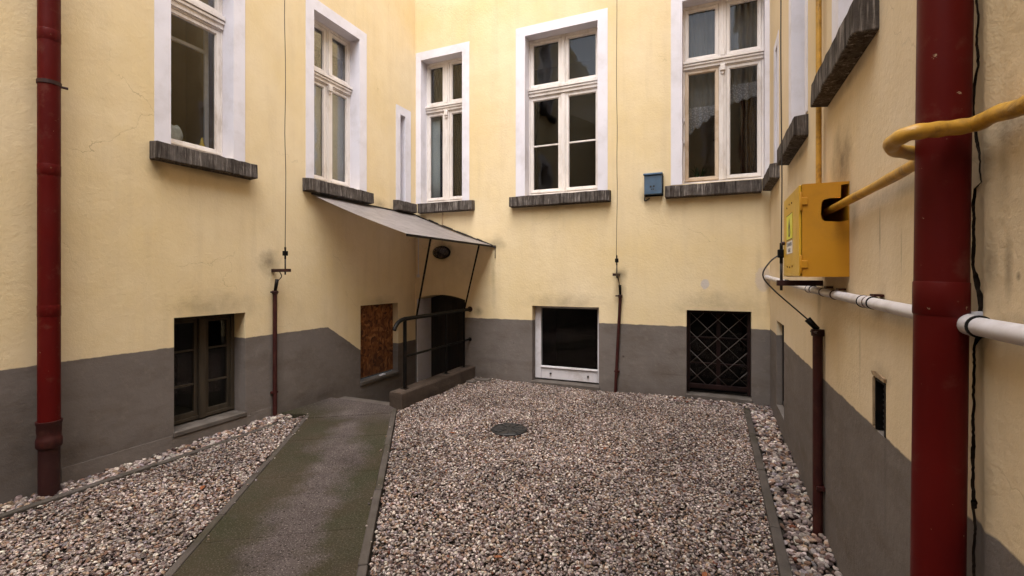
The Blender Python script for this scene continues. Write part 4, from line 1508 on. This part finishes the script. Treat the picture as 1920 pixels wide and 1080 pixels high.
# yellow gas pipes
gp = smooth_path([(0.57, 3.10, 1.958), (0.588, 2.83, 1.965), (0.600, 2.4, 1.966), (0.602, 1.98, 1.966), (0.590, 1.82, 1.966), (0.5335, 1.735, 1.964), (0.478, 1.665, 1.961),
                  (0.445, 1.589, 1.960), (0.442, 1.537, 1.962), (0.456, 1.500, 1.965), (0.490, 1.502, 1.969), (0.530, 1.522, 1.974), (0.574, 1.538, 1.979), (0.602, 1.528, 1.982),
                  (0.609, 1.46, 1.982), (0.607, 1.30, 1.962), (0.607, 0.9, 1.968), (0.607, -3.5, 1.98)], 6)
mb = MB()
rg = random.Random(4)
mb.tube(gp, [0.0195 + 0.0010 * math.sin(i * 0.9) for i in range(len(gp))], 16)
g_ = mb.build('gas_pipe', M['gas_pipe'], origin=(0.6, 2.4, 1.966))
setp(g_, 'bent yellow gas pipe looping round the thick red downpipe', 'gas pipe')
mb = MB()
mb.tube([(0.612, 3.717, 2.60), (0.612, 3.717, ZMAX)], 0.0165, 14)
mb.tube([(0.612, 3.717, 2.60), (0.606, 3.60, 2.2), (0.595, 3.48, 2.098)], 0.0165, 14)
mb.bm.clear()
mb.tube([(0.612, 3.53, 2.095), (0.612, 3.53, ZMAX)], 0.0165, 14)
g_ = mb.build('gas_pipe', M['gas_pipe'], origin=(0.612, 3.53, 2.1))
setp(g_, 'straight vertical yellow gas pipe rising from the gas cabinet', 'gas pipe')

# white waste pipe
wp = thing('waste_pipe', 'white plastic pipe running level along the right wall behind the red downpipe', 'pipe', (0.6, 3.5, 1.51))
wpx = 0.606
mb = MB()
mb.tube([(wpx, 6.70, 1.590), (wpx, 5.2, 1.548), (wpx, 3.6, 1.508), (wpx, 1.66, 1.476)], 0.0235, 20)
mb.build('pipe', M['pvc'], wp)
mb = MB()
mb.tube([(wpx, 1.585, 1.474), (wpx, -3.5, 1.47)], 0.0235, 20)
mb.build('pipe', M['pvc'], wp)
mb = MB()
mb.tube(smooth_path([(wpx + 0.075, 1.645, 1.481), (wpx + 0.03, 1.636, 1.479), (wpx + 0.006, 1.612, 1.476), (wpx, 1.575, 1.474), (wpx, 1.535, 1.474)], 5), 0.0272, 20)
mb.build('elbow', M['pvc'], wp)
mb = MB()
mb.tube([(wpx, 6.72, 1.59), (wpx, 6.62, 1.588)], 0.0275, 18)
mb.build('socket', M['pvc'], wp)
mb = MB()
mb.tube([(wpx, 6.36, 1.581), (wpx, 6.30, 1.579)], 0.0265, 18)
mb.build('socket', M['pvc'], wp)
for y in (2.46, 3.75, 5.0):
    z = 1.476 + (y - 1.66) * 0.0165 if y < 3.6 else 1.508 + (y - 3.6) * 0.025
    mb = MB()
    mb.tube([(wpx, y - 0.075, z), (wpx, y + 0.055, z)], 0.0262, 20)
    mb.build('socket', M['pvc'], wp)
    mb = MB()
    mb.tube([(wpx, y + 0.055, z), (wpx, y + 0.063, z)], 0.0285, 20)
    mb.build('seal_ring', M['rubber'], wp)
    mb = MB()
    mb.tube([(wpx, y - 0.083, z), (wpx, y - 0.075, z)], 0.0272, 20)
    mb.build('seal_ring', M['rubber'], wp)
mb = MB()
mb.tube([(wpx, 1.535, 1.474), (wpx, 1.529, 1.474)], 0.0285, 20)
mb.build('seal_ring', M['rubber'], wp)
for y in (2.44, 3.05, 3.35):
    z = 1.476 + max(0, (y - 1.66)) * 0.0165
    mb = MB()
    mb.tube([(wpx - 0.0, y - 0.008, z), (wpx, y + 0.008, z)], 0.0268, 20)
    mb.box(wpx + 0.005, XR - 0.001, y - 0.05, y + 0.012, z + 0.026, z + 0.036)
    mb.build('pipe_clamp', M['rusty_red'], wp)

# ------------------------------------------------------------------ blue box on the back wall
bx = thing('blue_box', 'small blue metal box on the wall left of the corner window', 'box', (-0.77, YB, 2.71))
mb = MB(TB)
mb.box(-0.893, -0.660, 0.012, 0.105, 2.728, 2.985)
mb.build('case', M['blue_box'], bx, bev=0.006)
mb = MB(TB)
mb.prism([(-0.905, 2.988), (-0.648, 2.988), (-0.648, 3.018), (-0.905, 3.018)], 0.001, 0.122)
mb.build('lid', M['blue_box'], bx, bev=0.008)
mb = MB(TB)
mb.box(-0.905, -0.648, 0.001, 0.0115, 2.71, 2.987)
mb.build('back_plate', M['black'], bx)
mb = MB(TB)
for (u, z, s_) in ((-0.806, 2.832, 0.012), (-0.766, 2.834, 0.012), (-0.795, 2.794, 0.007), (-0.772, 2.794, 0.008)):
    mb.box(u - s_, u + s_, 0.1055, 0.107, z - s_, z + s_)
mb.build('vent_marks', M['ink'], bx)
mb = MB(TB)
mb.tube(smooth_path([(-0.885, 0.03, 2.725), (-0.897, 0.03, 2.69), (-0.895, 0.02, 2.655), (-0.86, 0.015, 2.668), (-0.83, 0.015, 2.69)], 4), 0.008, 6)
mb.build('cable_stub', M['wire'], bx)

# ------------------------------------------------------------------ manhole
mh = thing('manhole_cover', 'round black iron manhole cover lying in the gravel', 'manhole cover', (-2.02, 4.57, -0.06))
mb = MB()
mb.tube([(-2.02, 4.57, -0.09), (-2.02, 4.57, -0.036), (-2.02, 4.57, -0.030)], [0.192, 0.192, 0.186], 40)
mb.build('lid', M['iron'], mh)
mb = MB()
for k in range(10):
    an = k * math.pi / 5
    mb.tube([(-2.02 + 0.05 * math.cos(an), 4.57 + 0.05 * math.sin(an), -0.029), (-2.02 + 0.16 * math.cos(an), 4.57 + 0.16 * math.sin(an), -0.029)], 0.006, 6)
mb.tube([(-2.02 + 0.172 * math.cos(a * math.pi / 18), 4.57 + 0.172 * math.sin(a * math.pi / 18), -0.029) for a in range(37)], 0.005, 6)
mb.build('cast_ribs', M['iron'], mh)

# loose stones by the parapet
for (x, y, sx, sy, h, lab) in ((-3.36, 6.58, 0.12, 0.06, 0.035, 'flat broken brick lying at the back wall by the parapet'),
                               (-3.47, 6.40, 0.07, 0.05, 0.03, 'smaller flat stone lying against the parapet end')):
    mb = MB()
    mb.slab([(x - sx, y - sy), (x + sx * 0.9, y - sy * 1.1), (x + sx, y + sy), (x - sx * 0.8, y + sy * 0.9)], -0.08, -0.05 + h)
    setp(mb.build('broken_brick', M['concrete'], bev=0.012, origin=(x, y, -0.08)), lab, 'rubble')

# ------------------------------------------------------------------ things behind the panes
def cloth(name, mat, T, u0, u1, d, zfun, ztop, waves, amp, label, cat, group=None, n=60, m=10):
    mb = MB(T)
    V = []
    for i in range(n + 1):
        f = i / n
        u = u0 + (u1 - u0) * f
        dd = d + amp * math.sin(f * waves * 2 * math.pi) + amp * 0.4 * math.sin(f * waves * 4.7 + 1)
        zb_ = zfun(f)
        V.append([mb.v((u, dd, zb_ + (ztop - zb_) * k / m)) for k in range(m + 1)])
    for i in range(n):
        for k in range(m):
            f_ = mb.bm.faces.new([V[i][k], V[i + 1][k], V[i + 1][k + 1], V[i][k + 1]])
            f_.smooth = True
    o_ = mb.build(name, mat, origin=T((u0 + u1) / 2, d, zfun(0.5)), recalc=False)
    sd_ = o_.modifiers.new('thickness', 'SOLIDIFY')
    sd_.thickness = 0.002
    return setp(o_, label, cat, group)


sc_ = lambda f, k: 0.045 * abs(math.sin(f * k * math.pi))
cloth('lace_curtain', M['lace'], TB, -0.36, 0.06, -0.33, lambda f: 3.62 + 0.30 * f - sc_(f, 4), 3.98, 5, 0.012,
      'scalloped white lace edge in the left half of the corner window', 'curtain', 'lace curtains in the corner window')
cloth('lace_curtain', M['lace'], TB, 0.13, 0.57, -0.33, lambda f: 3.98 + 0.09 * f - sc_(f, 4), 4.22, 5, 0.012,
      'scalloped white lace edge in the right half of the corner window', 'curtain', 'lace curtains in the corner window')
cloth('sheer_curtain', M['sheer'], TB, -0.40, 0.58, -0.36, lambda f: 3.85 + 0.2 * f, 5.32, 14, 0.018,
      'pleated grey net curtain hanging in the corner window', 'curtain')
cloth('drape', M['drape'], TB, 0.33, 0.60, -0.42, lambda f: 2.9, 5.32, 5, 0.025, 'brown drape at the right side of the corner window', 'curtain')
cloth('drape', M['olive_curtain'], TB, -0.02, 0.10, -0.42, lambda f: 3.5, 5.32, 3, 0.025, 'narrow olive drape behind the middle post of the corner window', 'curtain')
cloth('blind', M['blind'], TL, 4.54, 4.89, -0.262, lambda f: 2.93, 4.24, 1, 0.001, 'pale blind behind the lower left pane above the canopy', 'blind', 'blinds of the window above the canopy', 12, 4)
cloth('blind', M['blind'], TL, 4.97, 5.32, -0.262, lambda f: 2.93, 4.24, 1, 0.001, 'pale blind behind the lower right pane above the canopy', 'blind', 'blinds of the window above the canopy', 12, 4)
cloth('blind', M['blind_grey'], TL, 4.54, 4.89, -0.262, lambda f: 4.76, 5.02, 1, 0.001, 'short grey blind behind the upper left pane above the canopy', 'blind', 'blinds of the window above the canopy', 12, 4)
cloth('blind', M['blind_grey'], TL, 4.97, 5.32, -0.262, lambda f: 4.76, 5.02, 1, 0.001, 'short grey blind behind the upper right pane above the canopy', 'blind', 'blinds of the window above the canopy', 12, 4)
cloth('blind', M['blind'], TB, -4.62, -4.42, -0.27, lambda f: 2.93, 4.43, 1, 0.004, 'pale narrow blind in the left corner window', 'blind', None, 12, 4)
cloth('olive_curtain', M['olive_curtain'], TB, -4.18, -3.83, -0.30, lambda f: 2.9, 5.3, 5, 0.012, 'olive curtain filling the right half of the left corner window', 'curtain')
cloth('olive_curtain', M['olive_curtain'], TB, -4.63, -4.22, -0.31, lambda f: 4.45, 5.3, 5, 0.012, 'short olive curtain in the upper left of the left corner window', 'curtain')

cloth('net_curtain', M['sheer_dim'], TB, -2.68, -2.16, -0.34, lambda f: 4.50 + 0.05 * f, 5.31, 9, 0.022, 'dim grey net curtain in the upper left of the wide barred window', 'curtain')
cloth('net_curtain', M['sheer_dim'], TB, -2.09, -1.60, -0.36, lambda f: 4.15 - 0.25 * f, 5.31, 4, 0.020, 'dim half drawn net curtain in the right half of the wide barred window', 'curtain')

# plastic bag and yellow bottle on the window board of the nearest left window
mb = MB(TL)
bmesh.ops.create_icosphere(mb.bm, subdivisions=3, radius=1.0)
for v in mb.bm.verts:
    p = v.co.copy()
    r_ = 1 + 0.22 * mnoise.noise(p * 2.2) + 0.10 * mnoise.noise(p * 6)
    q = p * r_
    v.co = TL(2.985 + q.x * 0.10, -0.33 + q.y * 0.055, 3.03 + q.z * 0.115 + (0.03 * abs(q.x) if q.z > 0.4 else 0))
for f in mb.bm.faces:
    f.smooth = True
setp(mb.build('plastic_bag', M['bag'], origin=(XL - 0.33, 2.93, 2.92)), 'crumpled white plastic bag behind the narrow left window', 'bag')
mb = MB(TL)
mb.tube([(3.27, -0.30, 2.915), (3.27, -0.30, 2.99), (3.27, -0.30, 3.03), (3.27, -0.30, 3.07), (3.27, -0.30, 3.085)], [0.035, 0.035, 0.018, 0.012, 0.012], 14)
setp(mb.build('yellow_bottle', M['yellow_item'], origin=(XL - 0.30, 3.27, 2.92)), 'small yellow bottle behind the narrow left window', 'bottle')
mb = MB(TL)
mb.box(2.70, 3.50, -0.45, -0.262, 2.86, 2.912)
mb.build('window_board', M['white_metal'], wl)
mb = MB(TB)
mb.box(-0.45, 0.60, -0.5, -0.262, 2.86, 2.905)
mb.build('window_board', M['white_metal'], wb)
# pot plant
pl = thing('potted_plant', 'spiky houseplant in a clay pot inside the right corner window', 'plant', (-0.20, YB + 0.34, 2.905))
mb = MB(TB)
mb.tube([(-0.20, -0.35, 2.905), (-0.20, -0.35, 2.99), (-0.20, -0.35, 2.992), (-0.20, -0.35, 2.96)], [0.045, 0.060, 0.052, 0.050], 16)
mb.build('pot', M['terracotta'], pl)
rl_ = random.Random(12)
for k in range(22):
    an = rl_.uniform(0, 2 * math.pi)
    ln = rl_.uniform(0.12, 0.24)
    sp = rl_.uniform(0.3, 0.95)
    mb = MB(TB)
    base = Vector((-0.20 + 0.02 * math.cos(an), -0.35 + 0.02 * math.sin(an), 2.965))
    L_, R_ = [], []
    for i in range(5):
        t_ = i / 4
        c = base + Vector((math.cos(an) * sp * ln * t_, math.sin(an) * sp * ln * t_ * 0.5, ln * t_ * (1.15 - 0.55 * sp * t_)))
        w_ = 0.010 * (1 - t_) ** 0.6 + 0.0006
        sdv = Vector((-math.sin(an), math.cos(an), 0)) * w_
        L_.append(mb.v(c + sdv))
        R_.append(mb.v(c - sdv))
    for i in range(4):
        mb.bm.faces.new([L_[i], R_[i], R_[i + 1], L_[i + 1]])
    mb.build('leaf', M['leaf'], pl, recalc=False)

# ------------------------------------------------------------------ gravel
stone_col = bpy.data.collections.new('gravel_stones')
STONES = []
for k in range(9):
    bm = bmesh.new()
    bmesh.ops.create_icosphere(bm, subdivisions=2, radius=1.0)
    off = Vector((k * 7.3, k * 3.1, k * 1.7))
    for v in bm.verts:
        p = v.co.copy()
        v.co = p * (1 + 0.26 * mnoise.noise(p * 1.1 + off) + 0.12 * mnoise.noise(p * 2.6 + off))
    for f in bm.faces:
        f.smooth = k % 3 != 0
    me = bpy.data.meshes.new('gravel_stone')
    bm.to_mesh(me)
    bm.free()
    me.materials.append(M['stone'])
    o = bpy.data.objects.new('gravel_stone', me)
    stone_col.objects.link(o)
    STONES.append(o)

PAL = np.array([(0.62, 0.57, 0.52), (0.46, 0.41, 0.38), (0.34, 0.29, 0.27), (0.40, 0.31, 0.24), (0.24, 0.20, 0.19), (0.13, 0.10, 0.095), (0.27, 0.185, 0.14),
                (0.20, 0.14, 0.12), (0.22, 0.095, 0.06), (0.36, 0.33, 0.34)])
PW = np.array([0.15, 0.20, 0.17, 0.11, 0.12, 0.08, 0.06, 0.05, 0.008, 0.052])
PW /= PW.sum()


def gn_tree():
    ng = bpy.data.node_groups.new('scatter_gravel', 'GeometryNodeTree')
    ng.interface.new_socket('Geometry', in_out='INPUT', socket_type='NodeSocketGeometry')
    ng.interface.new_socket('Geometry', in_out='OUTPUT', socket_type='NodeSocketGeometry')
    N = ng.nodes
    gi, go = N.new('NodeGroupInput'), N.new('NodeGroupOutput')
    ci = N.new('GeometryNodeCollectionInfo')
    ci.inputs[0].default_value = stone_col
    ci.inputs[1].default_value = True
    ci.inputs[2].default_value = True
    iop = N.new('GeometryNodeInstanceOnPoints')
    iop.inputs['Pick Instance'].default_value = True

    def attr(nm, tp):
        a = N.new('GeometryNodeInputNamedAttribute')
        a.data_type = tp
        a.inputs[0].default_value = nm
        return a.outputs[0]
    er = N.new('FunctionNodeEulerToRotation')
    L = ng.links
    L.new(gi.outputs[0], iop.inputs['Points'])
    L.new(ci.outputs[0], iop.inputs['Instance'])
    L.new(attr('pick', 'INT'), iop.inputs['Instance Index'])
    L.new(attr('rot', 'FLOAT_VECTOR'), er.inputs[0])
    L.new(er.outputs[0], iop.inputs['Rotation'])
    L.new(attr('scl', 'FLOAT_VECTOR'), iop.inputs['Scale'])
    L.new(iop.outputs[0], go.inputs[0])
    return ng


GN = gn_tree()


def lowfreq(x, y):
    return 0.007 * np.sin(2.1 * x + 1.3 * y) + 0.006 * np.sin(4.3 * x - 3.1 * y + 1) + 0.004 * np.sin(7.7 * y + 2 * x)


def gravel(name, label, bounds, inside, density, r0, r1, z0, layer=0.016):
    x0, x1, y0, y1 = bounds
    n = int((x1 - x0) * (y1 - y0) * density)
    x = rng.uniform(x0, x1, n)
    y = rng.uniform(y0, y1, n)
    # fewer stones where the ground lies behind the viewer
    k = inside(x, y) & ((y > 1.2) | (rng.random(n) < 0.45))
    x, y = x[k], y[k]
    n = len(x)
    r = r0 + (r1 - r0) * rng.beta(1.6, 2.6, n)
    zf = z0(x, y) if callable(z0) else z0
    z = zf + lowfreq(x, y) + rng.uniform(-0.5, 0.5, n) * layer
    scl = np.stack([r * rng.uniform(0.85, 1.35, n), r * rng.uniform(0.75, 1.05, n), r * rng.uniform(0.5, 0.8, n)], 1)
    rot = np.stack([rng.normal(0, 0.35, n), rng.normal(0, 0.35, n), rng.uniform(0, 6.283, n)], 1)
    # the mix of colours drifts a little from place to place
    dr_ = 0.5 + 0.5 * np.sin(1.7 * x + 2.3 * np.sin(1.1 * y)) * np.sin(1.9 * y + 0.7 * x)
    ci = rng.choice(len(PAL), n, p=PW)
    br = rng.random(n) < 0.10 * dr_
    ci = np.where(br, rng.choice([3, 6, 7], n), ci)
    c = PAL[ci] ** 1.3 * rng.uniform(0.65, 1.35, (n, 1)) * rng.uniform(0.95, 1.05, (n, 3)) * np.array([0.83, 0.80, 0.81])
    pn = np.array([mnoise.fractal(Vector((a * 1.3, b * 1.3, 3.0)), 0.8, 2.0, 4) for a, b in zip(x, y)])
    c = c * np.clip(0.97 + 0.30 * pn, 0.6, 1.3)[:, None]
    me = bpy.data.meshes.new(name)
    me.vertices.add(n)
    me.vertices.foreach_set('co', np.stack([x, y, z], 1).astype(np.float32).ravel())
    for nm, tp, key, data in (('scl', 'FLOAT_VECTOR', 'vector', scl), ('rot', 'FLOAT_VECTOR', 'vector', rot)):
        a = me.attributes.new(nm, tp, 'POINT')
        a.data.foreach_set(key, data.astype(np.float32).ravel())
    a = me.attributes.new('pick', 'INT', 'POINT')
    a.data.foreach_set('value', rng.integers(0, len(STONES), n).astype(np.int32))
    a = me.attributes.new('col', 'FLOAT_COLOR', 'POINT')
    a.data.foreach_set('color', np.concatenate([np.clip(c, 0, 1), np.ones((n, 1))], 1).astype(np.float32).ravel())
    me.materials.append(M['stone'])
    o = bpy.data.objects.new(name, me)
    COL.objects.link(o)
    md = o.modifiers.new('scatter', 'NODES')
    md.node_group = GN
    setp(o, label, kind='stuff')
    return n


rxv = lambda y: -3.594 - 0.687 * (y - 4.71)
lxv = lambda y: -4.425 - 0.6645 * (y - 4.086)
off_lid = lambda x, y: (x + 2.02) ** 2 + (y - 4.57) ** 2 > 0.180 ** 2
cnt = 0
cnt += gravel('gravel', 'wide bed of small mixed gravel right of the path', (-3.6, 0.335, 0.0, 6.73),
              lambda x, y: np.where(y < 4.74, x > rxv(y) + 0.012, x > -3.555) & off_lid(x, y), 6600, 0.0055, 0.0140, -0.058, 0.025)
cnt += gravel('gravel', 'triangular bed of small gravel between the left wall and the path', (-4.42, -1.2, 0.0, 4.05),
              lambda x, y: (x < lxv(y) - 0.012), 6600, 0.0055, 0.0140, -0.048, 0.025)
cnt += gravel('pebble_strip', 'strip of larger pebbles along the foot of the right wall', (0.405, 0.640, -3.0, 6.72),
              lambda x, y: x > 0, 1700, 0.012, 0.028, -0.056, 0.022)
cnt += gravel('pebble_strip', 'strip of larger pebbles along the foot of the left wall', (-4.735, -4.48, -3.0, 3.98),
              lambda x, y: (x + 4.64) ** 2 + (y - 1.852) ** 2 > 0.065 ** 2, 1700, 0.012, 0.028, -0.050, 0.022)
cnt += gravel('pebble_strip', 'few larger pebbles along the foot of the back wall below the grille', (-0.6, 0.40, 6.50, 6.735),
              lambda x, y: x > -9, 700, 0.012, 0.027, -0.048, 0.02)
cnt += gravel('spilled_gravel', 'few pebbles spilled on the edges of the path', (-4.4, 0.3, 0.8, 4.3),
              lambda x, y: ((np.abs(x - rxv(y) + 0.05) < 0.05) | (np.abs(x - lxv(y) - 0.06) < 0.06)) & (rng.random(len(x)) < 0.5), 130, 0.005, 0.011, -0.021, 0.0)
print('stones', cnt)

# dry leaves on the gravel
leafm = basic('dry_leaf', (0.20, 0.075, 0.035), 0.8, 0.35, 40, bump=0)
spots = [(-3.62, 2.35, 'lying on the left gravel close to the path edging'), (-3.95, 2.75, 'lying in the middle of the left gravel'),
         (-0.95, 4.4, 'on the wide gravel between manhole cover and grated window'), (-0.05, 2.75, 'lying on the wide gravel near the right edging'),
         (-1.15, 2.45, 'lying alone in the nearest middle part of the wide gravel'), (-2.5, 4.2, 'lying on the wide gravel left of the manhole cover')]
for i, (x, y, where) in enumerate(spots):
    mb = MB()
    an = random.uniform(0, 6.28)
    ln = random.uniform(0.025, 0.042)
    ca_, sa_ = math.cos(an), math.sin(an)
    out = [(-1, 0, 0), (-0.4, 0.42, .25), (0.3, 0.40, .25), (1, 0, 0.1), (0.3, -0.38, .28), (-0.4, -0.40, .2)]
    zz = -0.030
    A = [mb.v((x + ln * (p[0] * ca_ - p[1] * sa_), y + ln * (p[0] * sa_ + p[1] * ca_), zz + p[2] * ln)) for p in out]
    mid = [mb.v((x + ln * (q * ca_), y + ln * (q * sa_), zz)) for q in (-0.4, 0.3)]
    mb.bm.faces.new([A[0], A[1], mid[0]])
    mb.bm.faces.new([A[1], A[2], mid[1], mid[0]])
    mb.bm.faces.new([A[2], A[3], mid[1]])
    mb.bm.faces.new([A[3], A[4], mid[1]])
    mb.bm.faces.new([A[4], A[5], mid[0], mid[1]])
    mb.bm.faces.new([A[5], A[0], mid[0]])
    o = mb.build('dry_leaf', leafm, origin=(x, y, zz), recalc=False)
    setp(o, 'curled reddish dry leaf ' + where, 'leaf', 'dry leaves on the gravel')
